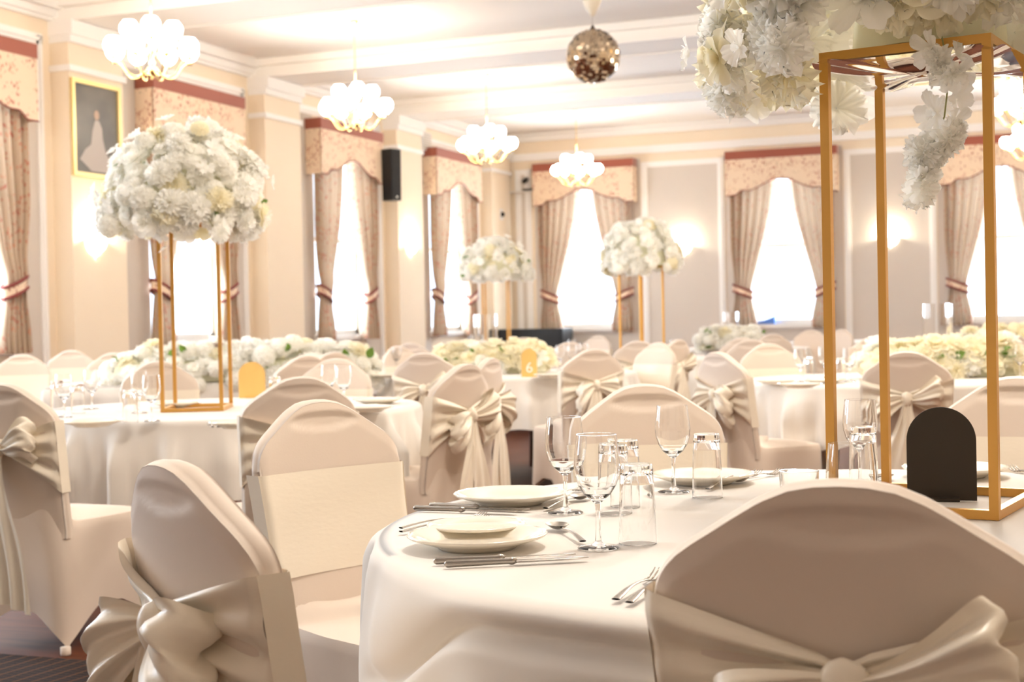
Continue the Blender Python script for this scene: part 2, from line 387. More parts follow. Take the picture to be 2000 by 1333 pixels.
# ------------------------------------------------------------------ chairs
HC, HWD = .950, .2125
PROF = [(0, 0), (.13, .0015), (.26, .007), (.40, .020), (.52, .036), (.66, .056), (.78, .073), (.86, .086), (.92, .099), (.96, .112), (.985, .125), (1, .146)]
def pdrop(s):
    s = abs(s)
    for (a, da), (c, dc) in zip(PROF, PROF[1:]):
        if s <= c: return da+(dc-da)*(s-a)/(c-a)
    return PROF[-1][1]
def hw(z):                                 # half width of the back at height z
    if z > .79: return HWD
    t = (.79-z)/.79; return HWD-.035*t**.8-.0*t+.03*smooth01((.25-z)/.25)
def back_y(z):                             # recline of the back plane
    return -.235-.085*max(0, (z-.42))/.5 if z > .42 else -.235-.05*(.42-z)/.42
def us(i, n):                              # denser near the edges
    t = -1+2*i/(n-1); return math.sin(t*PI/2)*.55+t*.45
def back_pt(u, v, side, off=0.0, z0=.40):
    ztop = HC-pdrop(u)-.004; z = z0+(ztop-z0)*v
    ins = .006
    x = u*(hw(z)-ins)
    e = min(1, (1-abs(u))/.10); ev = min(1, (ztop-z)/.03)
    th = .0235*(.78+.22*math.sqrt(max(0, min(e, 1))))*(.8+.2*ev)+.004*(1-u*u)
    y = back_y(z)+.022*u*u+side*(th+off)
    if side < 0:                           # dimple of the hand hole in the rear
        d = (x/.092)**2+((z-(HC-.047))/.019)**2
        if d < 2.2: y += .0055*smooth01((1.35-d)/.9)
    else:
        d = (x/.092)**2+((z-(HC-.047))/.019)**2
        if d < 2.2: y -= .009*smooth01((1.35-d)/.75)
    return (x, y, z)
def rim_pt(u, v, w):                       # w across the thickness 0..1, u along the outline
    pass
def chair_back_mesh():
    b = MB(); nu, nv = 61, 46; vv = [1-(1-j/(nv-1))**1.6 for j in range(nv)]
    idx = {}
    for sd, fl in ((-1, False), (1, True)):
        b.grid(lambda u, v: back_pt(us(round(u*(nu-1)), nu), vv[round(v*(nv-1))], sd), nu, nv, flip=fl)
    off = nu*nv
    loop = [(0, j) for j in range(nv)]+[(i, nv-1) for i in range(1, nu)]+[(nu-1, j) for j in range(nv-2, -1, -1)]
    L = len(loop); base = len(b.v); K = 4
    for k in range(1, K):
        w = k/K
        for (i, j) in loop:
            A = Vector(b.v[j*nu+i]); B = Vector(b.v[off+j*nu+i]); p = A.lerp(B, w)
            o = Vector((us(i, nu)*(1 if i in (0, nu-1) else .3), 0, 1 if j == nv-1 else 0)); o.normalize() if o.length else None
            b.v.append(tuple(p+o*.0065*math.sin(PI*w)**.6))
    def vid(k, q):
        i, j = loop[q]
        if k == 0: return j*nu+i
        if k == K: return off+j*nu+i
        return base+(k-1)*L+q
    for k in range(K):
        for q in range(L-1): b.f.append((vid(k, q), vid(k, q+1), vid(k+1, q+1), vid(k+1, q))[::-1])
    return b.mesh('chair_back', M['spandex'])
def seat_mesh():                           # stretch cover over seat and legs, arched between the feet
    b = MB(); N = 160; NV = 22
    def sec(a, z):
        t = z/.46; hx = .214+.018*(1-t)**1.5; yf = .225+.02*(1-t); yb = -.272-.020*(1-t)
        c, s = math.cos(a), math.sin(a); p = 5.0-2.2*0
        k = (abs(c)**p+abs(s)**p)**(-1/p); cx, sy = c*k, s*k
        corner = min(abs(cx), abs(sy)); mid = 1-corner
        pin = .050*(1-t)**.8*smooth01(mid*1.1)*1.0
        if sy < 0: hx -= .019*t**4*smooth01(-sy*1.4)
        x = cx*(hx-pin*(1 if abs(cx) > abs(sy) else 0)); y = (yf if sy > 0 else -yb)*sy
        if abs(sy) >= abs(cx): y -= math.copysign(pin, sy)
        return x, y, corner
    def fil(y): return .13*max(0, min(1, 1-(y+.272)/.11))**2.4
    def fn(u, v):
        a = 2*PI*u; _, _, cr = sec(a, .2)
        arch = .125*min(1, max(0, (.868-cr)/.62))**.62
        _, yt, _ = sec(a, .455); ztop = .455+fil(yt)
        z0 = .012+arch; z = z0+(ztop-z0)*v
        x, y, _ = sec(a, min(z, .455))
        r = 1-.03*max(0, (v-.93)/.07)**2
        return (x*r, y*r, z)
    b.grid(fn, N, NV, True)
    top = []                               # cushion top
    NR = 8
    def tp(u, v):
        x, y, z = fn(u, 1); r = 1-v
        zz = z-fil(y)+fil(y*r)*smooth01((abs(x*r))/.19)**1.5 if r < 1 else z
        return (x*r, y*r, zz+.022*(1-r**2.4))
    b.grid(tp, N, NR, True)
    return b.mesh('seat_cover', M['spandex'])
def foot_mesh():
    b = MB()
    b.lathe([(0, 0), (.016, 0), (.018, .006), (.018, .03), (0, .03)], 10)
    return b
FEET = [(s*.208, y) for s in (-1, 1) for y in (.225, -.272)]
def front_sheet(b, T0, B0):
    def fn(u, v):
        uu = u*2-1; zc = HC-T0-(B0-T0)*(1-v)
        x = uu*(hw(zc)+.0025); z = zc; th = .0290
        e = abs(uu)
        y = back_y(z)+.022*uu*uu+th+.0010*math.sin(v*9+uu*2)
        if e > .90: y -= ((e-.90)/.10)**2*.012
        return (x, y, z)
    b.grid(fn, 61, 16, flip=True)
def band_front(T0=.16, B0=.395):           # flat band across the front, closing behind the sides
    b = MB(); front_sheet(b, T0, B0)
    for s in (-1, 1):
        b.grid(lambda u, v: ((hw(HC-T0-(B0-T0)*(1-v))+.0025)*s, back_y(HC-T0-(B0-T0)*(1-v))+.022+.020-u*.048, HC-T0-(B0-T0)*(1-v)), 6, 16, flip=(s > 0))
    return b.mesh('sash_band', M['satin'])
KZ = HC-.222                               # knot height
def band_rear(seed, T0=.130, B0=.385):
    b = MB(); rd = random.Random(seed)
    for s in (-1, 1):
        p1, p2 = rd.random()*6, rd.random()*6
        def fn(u, v):
            t = 1-u                        # 1 at the chair's side, 0 at the knot
            zt = HC-T0-(1-t)**1.0*.062; zb = HC-B0+(1-t)**.8*.150
            if t < .12: q = t/.12; zt = KZ+.026+(zt-KZ-.026)*q**.8; zb = KZ-.026+(zb-KZ+.026)*q**.8
            z = zb+(zt-zb)*v; x = s*t*(hw(z)+.002)
            g = 1-t
            pl = (math.sin(v*PI*7+p1+g*2.0)*.0075+math.sin(v*PI*3.3+p2-g*1.5)*.008)*(.35+.9*math.sin(PI*min(1, g*1.05))**.7)
            y = back_y(z)+.022*t*t-.034-.016*g**1.5-pl*1.0
            if t > .96: y += (t-.96)/.04*.010
            return (x, y, z)
        b.grid(fn, 40, 40, flip=(s > 0))
        b.grid(lambda u, v: ((hw(HC-T0-(B0-T0)*(1-v))+.0025)*s, back_y(HC-T0-(B0-T0)*(1-v))-.004+u*.046, HC-T0-(B0-T0)*(1-v)), 6, 16, flip=(s < 0))
    front_sheet(b, T0, B0)
    return b.mesh('gathered_sash', M['satin'])
def loop_mesh(s, L, Wd, droop, puff, seed):
    rd = random.Random(seed); p = rd.random()*6; b = MB()
    def fn(u, v):
        a = u; r = math.sin(PI*a); x = L*r**.85
        yy = -puff*math.sin(2*PI*a)*.5-.018; wv = Wd*(.16+.84*r**.8)
        t = v-.5
        z = -droop*r**1.3+t*wv+.02*r*math.sin(2*PI*a)
        fold = (.010*math.sin(t*15+p)+.007*math.sin(t*27+p*2+a*3))*(.4+.6*r)
        xx = x*(1-.16*(abs(t)*2)**2*r)+fold*.6
        return (s*xx, yy-puff*.3*(1-(2*t)**2)*r+fold, z)
    return b.grid(fn, 44, 22, flip=(s < 0))
def tail_mesh(s, Ln, Wd, seed, spread=.05):
    rd = random.Random(seed); p = rd.random()*6; b = MB()
    def fn(u, v):
        t = u-.5; wv = Wd*(.28+.72*smooth01(v*1.6)); z = -Ln*v-.03*t*(1 if s > 0 else -1)*v
        f = .011*math.sin(t*13+p+v*2)*(.6+.4*math.sin(v*4+p))
        return (s*(.012+spread*v)+t*wv+.012*math.sin(v*5+p), -.022-.03*math.sin(min(1, v*2.2)*PI/2)+f+.030*v, z)
    return b.grid(fn, 18, 34)
def knot_mesh():
    b = MB()
    def fn(u, v):
        a = 2*PI*u; t = v*2-1
        r = .026*math.sqrt(max(0, 1-t*t))*(1+.13*math.sin(3*a+t*2))+.001
        return (r*1.05*math.cos(a), -.022+r*.75*math.sin(a), .036*t)
    return b.grid(fn, 24, 14, True)
CH = dict(back=chair_back_mesh(), seat=seat_mesh(), feet=foot_mesh().mesh('foot', M['spandex']), front=band_front(), rear=[band_rear(s) for s in (1, 5)])
BOW = []
for k, (L1, L2, W, dr, pf, sd) in enumerate([(.15, .165, .15, .08, .075, 2), (.14, .15, .21, .10, .08, 7)]):
    BOW.append(dict(l=loop_mesh(-1, L1, W, dr, pf, sd).mesh('bow_loop', M['satin']), r=loop_mesh(1, L2, W, -.03 if k == 0 else dr*.6, pf, sd+1).mesh('bow_loop', M['satin']),
        t1=tail_mesh(-1, .50, .13, sd+2).mesh('sash_tail', M['satin']), t2=tail_mesh(1, .56, .13, sd+3).mesh('sash_tail', M['satin']), k=knot_mesh().mesh('knot', M['satin'])))
def chair(px, depth, face_deg, label, mode, group, bow=0, small=False):
    top = atd(px, depth); a = math.radians(face_deg); f = Vector((math.cos(a), math.sin(a), 0))
    o = top+f*.32
    r = empty('banquet_chair', (o.x, o.y, 0), a-PI/2); tag(r, label, 'chair', group)
    link('chair_back', CH['back'], r); link('seat_cover', CH['seat'], r)
    if not small:
        for fx, fy in FEET: link('foot', CH['feet'], r, (fx, fy, 0))
    if mode == 'front': link('sash_band', CH['front'], r)
    if mode == 'rear':
        g = link('gathered_sash', CH['rear'][bow % 2], r); B = BOW[bow % 2]
        kn = empty('bow', (0, 0, 0)); kn.parent = r; kn.location = (0, back_y(KZ)-.045, KZ)
        link('knot', B['k'], kn); link('bow_loop', B['l'], kn); link('bow_loop', B['r'], kn); link('sash_tail', B['t1'], kn); link('sash_tail', B['t2'], kn)
    return r
G1, G2, G3, G4, GF = 'chairs around the front table', 'chairs around the left table with the tall stand', 'chairs around table 6', 'chairs around the right table with the cream runner', 'chairs at the far tables'
chair(1640, 1.545, 92, 'covered chair filling the lower right corner, its shaded back to us with a gold-cream bow', 'rear', G1, 0).scale = (1.06, 1, 1)
chair(334, 1.93, 58, 'covered chair at lower left seen from its side, big loose satin bow on its back', 'rear', G1, 1)
chair(614, 3.42, -24, 'covered chair facing us at the left of the front table, wide flat cream sash', 'front', G1)
chair(1254, 3.88, -62, 'covered chair facing us behind the four wine glasses of the front table', 'front', G1)
chair(1985, 3.88, -92, 'covered chair facing us behind the dark arched card', 'front', G1)
chair(584, 5.0, 133, 'covered chair with its shaded back to us right behind the flat-sashed chair', 'rear', G2, 1)
chair(2, 4.97, 88, 'covered chair cut by the left photo edge, full skirt and long hanging sash tail', 'rear', G2, 0)
chair(307, 7.85, -46, 'covered chair facing us seen through the gold legs of the left flower stand', 'front', G2)
chair(656, 7.6, -85, 'chair facing us behind two wine glasses at the far right of the left table', 'front', G2)
chair(906, 6.15, 168, 'covered chair turned left with a large cream bow, in the aisle between the tables', 'rear', G2, 0)
chair(955, 7.1, 180, 'bright white chair half hidden behind the bowed aisle chair', 'rear', G2, 1)
chair(827, 8.6, 97, 'shaded chair back with a pale bow left of the gold number card', 'rear', G3, 0)
chair(1158, 8.7, 134, 'covered chair with its back to us and a bow, right of the gold table number', 'rear', G3, 1)
chair(1285, 10.6, -120, 'bright white covered chair turned sideways on the far side of table 6', 'front', G3)
chair(1400, 7.35, 50, 'bluish-lit covered chair with a satin bow at the left end of the right table', 'rear', G4, 1)
chair(1499, 9.3, -58, 'covered chair facing us with a wide sash behind the right table plates', 'front', G4)
chair(1768, 6.67, 96, 'grey-shaded chair back with a draped bow seen between the gold stand legs', 'rear', G4, 0)
far = [(42, 12.0, -55, 'front', 'covered chair facing us nearest the left edge, under the cut-off curtain'),
 (138, 14.0, -55, 'front', 'covered chair facing us beneath the gilt framed picture'),
 (222, 12.0, -60, 'front', 'covered chair peeping out behind the left end of the long white flowers'),
 (596, 8.6, 150, 'plain', 'grey chair top in front of the long white flowers, left of its pair'),
 (650, 9.5, 150, 'plain', 'cream chair top in front of the long white flowers, right of its pair'),
 (776, 12.4, -20, 'front', 'pale chair facing us just right of the long white flowers'),
 (800, 14.2, 95, 'plain', 'shaded chair back far behind, below the window next to the speaker'),
 (1245, 12.4, 104, 'rear', 'shaded chair back with a bow under the second far flower stand'),
 (1324, 12.8, 160, 'rear', 'cream chair turned left with a bow beside the bright white chair'),
 (1447, 13.0, 92, 'plain', 'pale chair top overlapping the far low white flowers'),
 (1466, 11.9, 98, 'plain', 'tan-shaded chair back behind the sashed chair of the right table'),
 (1508, 15.4, 112, 'plain', 'dark-shaded chair back right of the far low white flowers'),
 (1112, 12.5, 110, 'plain', 'dark-shaded chair back behind the glasses of table 6'),
 (1168, 17.4, -110, 'front', 'white chair facing us below the left end wall window'),
 (1022, 16.8, -90, 'plain', 'lavender-lit chair top in front of the black cabinet'),
 (1583, 19.0, -90, 'plain', 'pale blue-lit chair far away under the end wall window with the bag'),
 (1643, 18.6, -120, 'plain', 'pale chair far away behind the left legs of the front stand'),
 (1703, 11.6, -70, 'front', 'grey chair between the left two legs of the front stand'),
 (1975, 11.2, 100, 'plain', 'dark-shaded chair back at the right edge above the cream runner'),
 (1880, 13.4, -90, 'front', 'pale chair behind the cream runner below the far right window')]
for k, (px, d, fa, md, lb) in enumerate(far): chair(px, d*(.93 if d > 10 else 1), fa, lb, md, GF, k, True)

# ------------------------------------------------------------------ tables and cloths
TT = .755
def cloth_mesh(seed, drop=.42, R=.917, nf=24, special=None, hem=None):
    rd = random.Random(seed); ph = [rd.random()*6.28 for _ in range(5)]; b = MB(); NA = 220
    def fn(u, v):
        a = 2*PI*u
        if v < .3:
            r = R*(v/.3); return (r*math.cos(a), r*math.sin(a), TT)
        t = (v-.3)/.7
        sq = drop*(1+.20*math.cos(4*a+ph[0]))
        if hem: sq *= hem(a)
        s = t*sq
        er = .022
        if s < er*PI/2: th = s/er; rr = R-er+er*math.sin(th)+.0; z = TT-er+er*math.cos(th)
        else: rr = R; z = TT-er-(s-er*PI/2)
        g = smooth01((s-.012)/.20)
        am = (.012 if special else .040)*g*(1+.4*math.cos(4*a+ph[0]))
        w_ = 1-2*abs(math.sin((nf*a+ph[1]+.5*math.sin(3*a+ph[2]))/2))**.75
        w2 = math.sin((nf*2+3)*a+ph[3])
        rr += am*(w_+.35*w2)+(.018 if special else .05)*g
        if special:
            dr, dz = special(a, s); rr += dr; z += dz
        return (rr*math.cos(a), rr*math.sin(a), z)
    b.grid(fn, 420 if special else NA, 120 if special else 60, True, flip=True)
    return b.mesh('tablecloth', M['cloth'])
def table_frame(parent, R=.9):
    MB().lathe([(0, TT-.03), (R-.012, TT-.03), (R, TT-.022), (R, TT-.008), (R-.01, TT-.003), (0, TT-.003)], 64).build('tabletop', M['plastic_white'], parent, False)
    for s in (-1, 1):
        MB().tube([(s*.5, -.35, .01), (s*.5, -.33, TT-.06)], .014).tube([(s*.5, .35, .01), (s*.5, .33, TT-.06)], .014).tube([(s*.5, -.33, .2), (s*.5, .33, .2)], .010).build('leg_frame', M['steel'], parent, True)
TABLES = {}
def table(key, x, y, where, mesh, rz=0):
    t = empty('round_table', (x, y, 0), rz); tag(t, 'round banquet table under cloth '+where, 'table', 'round banquet tables'); table_frame(t)
    c = link('tablecloth', mesh, None, (x, y, 0), (0, 0, rz)); tag(c, 'white linen cloth on the round table '+where, 'tablecloth', 'white tablecloths'); TABLES[key] = (x, y)
def sp_front(a, s):                        # the swag and diagonal folds of the front cloth
    d = math.degrees(a) % 360
    dr = 0; dz = 0
    g = smooth01(s/.05)
    c = .055+.14*smooth01((241-d)/20)
    e = smooth01((d-216)/6)*smooth01((335-d)/40)
    if e > 0: dr += e*(.018*math.exp(-((s-c*.5)/(c*.4))**2)-.024*math.exp(-((s-c-.008)/(.013+.07*(c-.055)))**2)+.016*smooth01((s-c-.008)/.03))
    dr += .012*math.exp(-((d-241)/5)**2)*smooth01(s/.05)
    dr += .024*math.sin((d-180)*.42)*smooth01(s/.07)*math.exp(-((d-192)/24)**2)
    dr += .010*math.sin(d*.31)*smooth01((s-c)/.1)*e
    return dr, dz
CLO = [cloth_mesh(11, .42), cloth_mesh(23, .44, nf=20), cloth_mesh(37, .40, nf=22)]
table('front', -.322, 2.617, 'in front with the dark arched card', cloth_mesh(5, .62, nf=7, special=sp_front))
table('left', -3.70, 5.72, 'at left carrying the tall gold flower stand', CLO[0], .5)
table('six', -3.79, 9.60, 'in the middle with gold number 6', CLO[1], 1.1)
table('right', -.93, 8.48, 'at right with the cream flower runner', CLO[2], .2)
table('stand_a', -5.76, 14.2, 'far back under the left far stand', CLO[0], 1)
table('stand_b', -3.79, 13.0, 'far back under the right far stand', CLO[1], 2)
table('low', -3.8, 16.9, 'far back with low white flowers', CLO[2], 2.3)
table('far_r', -.5, 12.6, 'far right behind the cream runner', CLO[0], 2.9)
table('far_w', -2.88, 20.6, 'farthest, below the window with the bag', CLO[1], 2.9)
# long head table
h0, h1 = atd(78, 9.6), atd(722, 9.85); hd = (h1-h0); hl = hd.length; ha = math.atan2(hd.y, hd.x)
ht = empty('head_table', ((h0.x+h1.x)/2, (h0.y+h1.y)/2, 0), ha); tag(ht, 'long head table under cloth behind the white flower runner', 'table')
MB().box(-hl/2+.02, hl/2-.02, .02, .72, TT-.03, TT-.004).build('tabletop', M['plastic_white'], ht)
for s in (-1, 1): MB().tube([(s*hl*.4, .1, .01), (s*hl*.4, .1, TT-.06)], .016).tube([(s*hl*.4, .62, .01), (s*hl*.4, .62, TT-.06)], .016).build('leg_frame', M['steel'], ht, True)
b = MB()
def htf(u, v):
    # perimeter loop of a rounded rectangle, top then drop
    L2, W2 = hl/2, .37; per = 2*(hl+.74); d = u*per; r = .02
    if d < hl: x, y, nx, ny = -L2+d, -W2, 0, -1
    elif d < hl+.74: x, y, nx, ny = L2, -W2+(d-hl), 1, 0
    elif d < 2*hl+.74: x, y, nx, ny = L2-(d-hl-.74), W2, 0, 1
    else: x, y, nx, ny = -L2, W2-(d-2*hl-.74), -1, 0
    if v < .2: q = v/.2; return (x*q, .37+y*q, TT)
    t = (v-.2)/.8; z = TT-.72*t; o = .02*smooth01(t*3)*(1+.6*math.sin(d*14)+.4*math.sin(d*31))
    return (x+nx*o, .37+y+ny*o, z)
b.grid(htf, 260, 14, True, flip=True)
tag(b.build('tablecloth', M['cloth'], None, True, ht.location, (0, 0, ha)), 'white cloth reaching the floor on the long head table', 'tablecloth', 'white tablecloths')

# ------------------------------------------------------------------ tableware
def glass_profile(outer, th): return outer+[(max(0, r-th), z) for r, z in outer[::-1]]
def wine_mesh():
    o = [(0, .0), (.033, 0), (.0345, .0015), (.030, .004), (.012, .007), (.0055, .012), (.004, .03), (.0038, .062), (.005, .074), (.012, .080), (.022, .089), (.031, .103), (.0365, .120), (.038, .135), (.0365, .155), (.033, .187)]
    i = [(.0320, .187), (.0353, .155), (.0368, .135), (.0352, .120), (.0298, .104), (.0205, .0915), (.010, .0845), (0, .083)]
    return MB().lathe(o+i, 40, fine=.006).mesh('wine_glass', M['glass'])
def tumbler_mesh():                        # upside down tumbler: thick base on top
    o = [(.0298, .001), (.0318, .0), (.0318, .002), (.0300, .06), (.0285, .100), (.0275, .125), (.0265, .131), (.024, .133), (0, .133)]
    i = [(.0303, .0015), (.0286, .06), (.0268, .100), (.0245, .115), (.018, .118), (0, .1185)]
    return MB().lathe(i[::-1]+o[::1], 40, fine=.006).mesh('tumbler', M['glass'])
def round_glass_mesh():
    o = [(0, 0), (.024, 0), (.031, .003), (.040, .025), (.0455, .055), (.0465, .075), (.044, .105), (.0405, .137)]
    i = [(.0395, .137), (.0430, .105), (.0455, .075), (.0445, .055), (.039, .027), (.028, .012), (0, .010)]
    return MB().lathe(o+i, 40, fine=.006).mesh('round_glass', M['glass'])
def holder_mesh():
    o = [(0, 0), (.030, 0), (.034, .003), (.036, .04), (.0375, .079)]; i = [(.0350, .079), (.033, .04), (.030, .012), (0, .010)]
    return MB().lathe(o+i, 36, fine=.006).mesh('tealight_holder', M['glass'])
def vase_mesh():
    o = [(0, 0), (.085, 0), (.088, .004), (.088, .43)]; i = [(.084, .43), (.084, .015), (0, .012)]
    return MB().lathe(o+i, 36, fine=.03).mesh('vase_body', M['glass'])
def plate_mesh(R=.1175, h=.022):
    o = [(0, .002), (R*.52, .0), (R*.56, .0), (R*.60, .004), (R*.74, .010), (R*.97, h-.003), (R, h), (R*.985, h+.0025), (R*.93, h+.0008), (R*.72, .0135), (R*.66, .0085), (R*.60, .0065), (0, .0065)]
    return MB().lathe(o, 56).mesh('plate', M['china'])
def spoon_mesh(L=.20):
    b = MB()
    def hand(u, v):
        x = v*L*.72; wd = .0065-.0035*smooth01(v*1.5)+.003*(1 if v < .02 else 0)*0; a = 2*PI*u
        z = .004+.010*math.sin(v*PI*.9)**1.0*.6+.002
        return (x, wd*math.cos(a), z+.0014*math.sin(a))
    b.grid(hand, 10, 20, True)
    def bowl(u, v):
        a = 2*PI*u; r = v; x = L*.72-.004+.030+.031*r*math.cos(a); y = .0205*r*math.sin(a)*(1+.08*math.cos(a))
        return (x, y, .004+.009*(r*r)-.001)
    b.grid(bowl, 24, 8, True)
    b.grid(lambda u, v: (lambda p: (p[0], p[1], p[2]-.0012*(1-v*.9)))(bowl(u, v)), 24, 8, True, flip=True)
    return b.mesh('spoon', M['steel'])
def fork_mesh(L=.20):
    b = MB()
    b.grid(lambda u, v: (v*L*.68, (.0065-.0035*smooth01(v*1.6))*math.cos(2*PI*u), .006+.006*math.sin(v*PI*.9)+.0014*math.sin(2*PI*u)), 10, 18, True)
    b.grid(lambda u, v: (L*.675+v*L*.09, (.003+.0085*smooth01(v*1.3))*math.cos(2*PI*u), .008-.004*smooth01(v)+.0012*math.sin(2*PI*u)), 12, 8, True)
    for k in range(4):
        y = (k-1.5)*.0064; b.tube([(L*.755, y, .004), (L*.86, y*1.02, .0045), (L*.95, y, .009), (L, y*.95, .014)], [.0018, .0016, .0014, .0008], 6)
    return b.mesh('fork', M['steel'])
def knife_mesh(L=.225):
    b = MB(); b.tube([(0, 0, .0065), (.004, 0, .0065), (L*.44, 0, .0065), (L*.455, 0, .0065), (L*.47, 0, .0065), (L*.5, 0, .0065)], [.003, .0058, .0045, .0062, .0062, .003], 10)
    b.grid(lambda u, v: (L*.49+v*L*.51, .0088*math.cos(2*PI*u)*(1-.0*v)*(1 if v < .75 else math.sqrt(max(0, 1-((v-.75)/.255)**2)))+.001, .0065+.0010*math.sin(2*PI*u)), 10, 20, True)
    return b.mesh('knife', M['steel'])
W = dict(wine=wine_mesh(), tumbler=tumbler_mesh(), bowlglass=round_glass_mesh(), holder=holder_mesh(), plate=plate_mesh(), side=plate_mesh(.087, .013), spoon=spoon_mesh(), fork=fork_mesh(), knife=knife_mesh(), vase=vase_mesh())
CAT = dict(wine=('wine_glass', 'wine glass'), tumbler=('tumbler', 'glass'), bowlglass=('stemless_glass', 'glass'), holder=('tealight_holder', 'candle holder'), plate=('dinner_plate', 'plate'), side=('side_plate', 'plate'), vase=('cylinder_vase', 'vase'))
def ware(kind, px, py, label, group, dz=0, rz=0):
    p = onz(px, py, TT+dz); nm, ct = CAT[kind]
    return tag(link(nm, W[kind], None, (p.x, p.y, TT+.001+(dz if kind == 'side' else 0)), (0, 0, rz)), label, ct, group)
def cutlery(kind, h, t, label, group='cutlery on the front table', z=0):
    a, c = onz(*h, TT+.005), onz(*t, TT+.005); d = c-a
    return tag(link(kind, W[kind], None, (a.x, a.y, TT+.001+z), (0, 0, math.atan2(d.y, d.x))), label, kind, group)
GP, GG, GC = 'cream plates', 'wine glasses', 'upturned tumblers'
ware('plate', 932, 1047, 'cream dinner plate with a side plate on it, nearest of the front table', GP, .02)
ware('side', 930, 1040, 'small cream side plate resting on the nearest dinner plate', GP, .0068)
ware('plate', 997, 966, 'cream dinner plate behind the nearest one on the front table', GP, .02)
ware('plate', 1371, 928, 'cream dinner plate behind the upturned tumbler before the far chair', GP, .02)
ware('plate', 1865, 915, 'cream dinner plate partly hidden by the dark arched card', GP, .02)
ware('wine', 1105, 1004, 'wine glass between the two near plates, left of its pair', GG)
ware('wine', 1169, 1073, 'nearest wine glass, in front of its pair', GG)
ware('wine', 1316, 963, 'tall wine glass standing alone before the far plate', GG)
ware('wine', 1682, 948, 'wine glass behind the left legs of the front gold stand', GG)
ware('tumbler', 1246, 1063, 'upturned tumbler right of the nearest wine glass', GC)
ware('tumbler', 1382, 973, 'upturned tumbler right of the lone tall wine glass', GC)
ware('tumbler', 1200, 1004, 'upturned tumbler seen through the nearest wine glass', GC)
ware('tumbler', 1222, 990, 'upturned tumbler just behind the one seen through the wine glass', GC)
ware('tumbler', 1687, 955, 'upturned tumbler before the wine glass by the gold stand', GC)
ware('bowlglass', 1664, 1012, 'rounded stemless glass left of the gold stand leg', None)
ware('holder', 1562, 1002, 'low clear candle holder peeping over the near chair back', None)
cutlery('knife', (868, 1106), (1127, 1093), 'steel knife nearest the table front, beside its twin')
cutlery('knife', (847, 1100), (1100, 1087), 'steel knife just behind the nearest knife')
cutlery('knife', (808, 995), (1007, 1002), 'steel knife in front of the second plate, nearer of two')
cutlery('knife', (839, 989), (1000, 996), 'steel knife in front of the second plate, touching its rim side')
cutlery('fork', (783, 1034), (990, 1004), 'fork mostly hidden behind the nearest plate, farther one')
cutlery('fork', (783, 1041), (994, 1012), 'fork mostly hidden behind the nearest plate, closer one')
cutlery('spoon', (1138, 1060), (1058, 1015), 'dessert spoon at the right rim of the nearest plate')
cutlery('spoon', (1066, 995), (1162, 966), 'dessert spoon behind the left wine glass')
cutlery('fork', (1080, 975), (1150, 950), 'fork behind the left wine glass, next to the spoon')
cutlery('spoon', (1382, 957), (1502, 925), 'spoon right of the tumbler before the far plate')
cutlery('fork', (1395, 943), (1510, 921), 'fork right of the far plate, left one of two')
cutlery('fork', (1440, 940), (1545, 920), 'fork right of the far plate, right one of two')
cutlery('fork', (1203, 1174), (1300, 1118), 'fork handle beside the near chair back, upper one')
cutlery('fork', (1229, 1180), (1320, 1126), 'fork handle beside the near chair back, lower one')
cutlery('fork', (2040, 935), (1980, 918), 'fork tips at the right photo edge on the front table')
cutlery('spoon', (1700, 952), (1752, 920), 'spoon tip between the gold stand leg and the arched card')
# left table
LT = 'tableware on the left table'
ware('plate', 180, 824, 'cream plate at the left front of the left table', GP, .02)
ware('plate', 345, 788, 'cream plate behind the left gold stand base', GP, .02)
ware('plate', 737, 781, 'cream plate at the right rim of the left table, farther one', GP, .02)
ware('plate', 716, 796, 'cream plate at the right rim of the left table, nearer one', GP, .02)
ware('plate', 470, 826, 'cream plate tucked behind the shaded chair back', GP, .02)
for (k, px, py, lb) in [('wine', 297, 824, 'wine glass left of the left stand, nearer of two'), ('wine', 273, 808, 'wine glass left of the left stand, farther of two'), ('tumbler', 255, 826, 'upturned tumbler left of the left stand'),
    ('wine', 126, 816, 'wine glass near the left edge chair, left one'), ('tumbler', 153, 808, 'upturned tumbler near the left edge chair'), ('wine', 180, 800, 'wine glass behind the tumbler at the left table end'), ('tumbler', 112, 800, 'upturned tumbler hidden behind the left wine glass'),
    ('wine', 643, 790, 'wine glass before the far right chair of the left table, left one'), ('wine', 672, 796, 'wine glass before the far right chair of the left table, right one'), ('tumbler', 538, 790, 'upturned tumbler peeping over the shaded chair back')]:
    ware(k, px, py, lb, LT)
cutlery('fork', (415, 836), (402, 817), 'fork on the left table before the gold stand, left one', LT); cutlery('fork', (427, 836), (415, 817), 'fork on the left table before the gold stand, right one', LT)
cutlery('knife', (500, 800), (475, 770), 'knife beside the right foot of the left stand', LT)
# middle and right tables
ST = 'tableware on table 6'
ware('plate', 1076, 732, 'cream plate right of the gold number 6', GP, .02); ware('plate', 757, 733, 'cream plate at the left rim of table 6', GP, .02)
for (k, px, py, lb) in [('tumbler', 1062, 726, 'upturned tumbler right behind the gold number 6'), ('wine', 1095, 724, 'wine glass right of the gold number 6, left one'), ('wine', 1118, 722, 'wine glass right of the gold number 6, right one'), ('tumbler', 1085, 720, 'upturned tumbler between the wine glasses of table 6'), ('wine', 775, 724, 'wine glass at the left side of table 6'), ('wine', 1140, 716, 'wine glass touching the bow chair top at table 6')]:
    ware(k, px, py, lb, ST)
RT = 'tableware on the right table'
ware('plate', 1515, 744, 'cream plate on the right table, farther left one', GP, .02); ware('plate', 1562, 751, 'cream plate on the right table, nearest one', GP, .02); ware('plate', 1610, 742, 'cream plate on the right table by the stand leg', GP, .02)
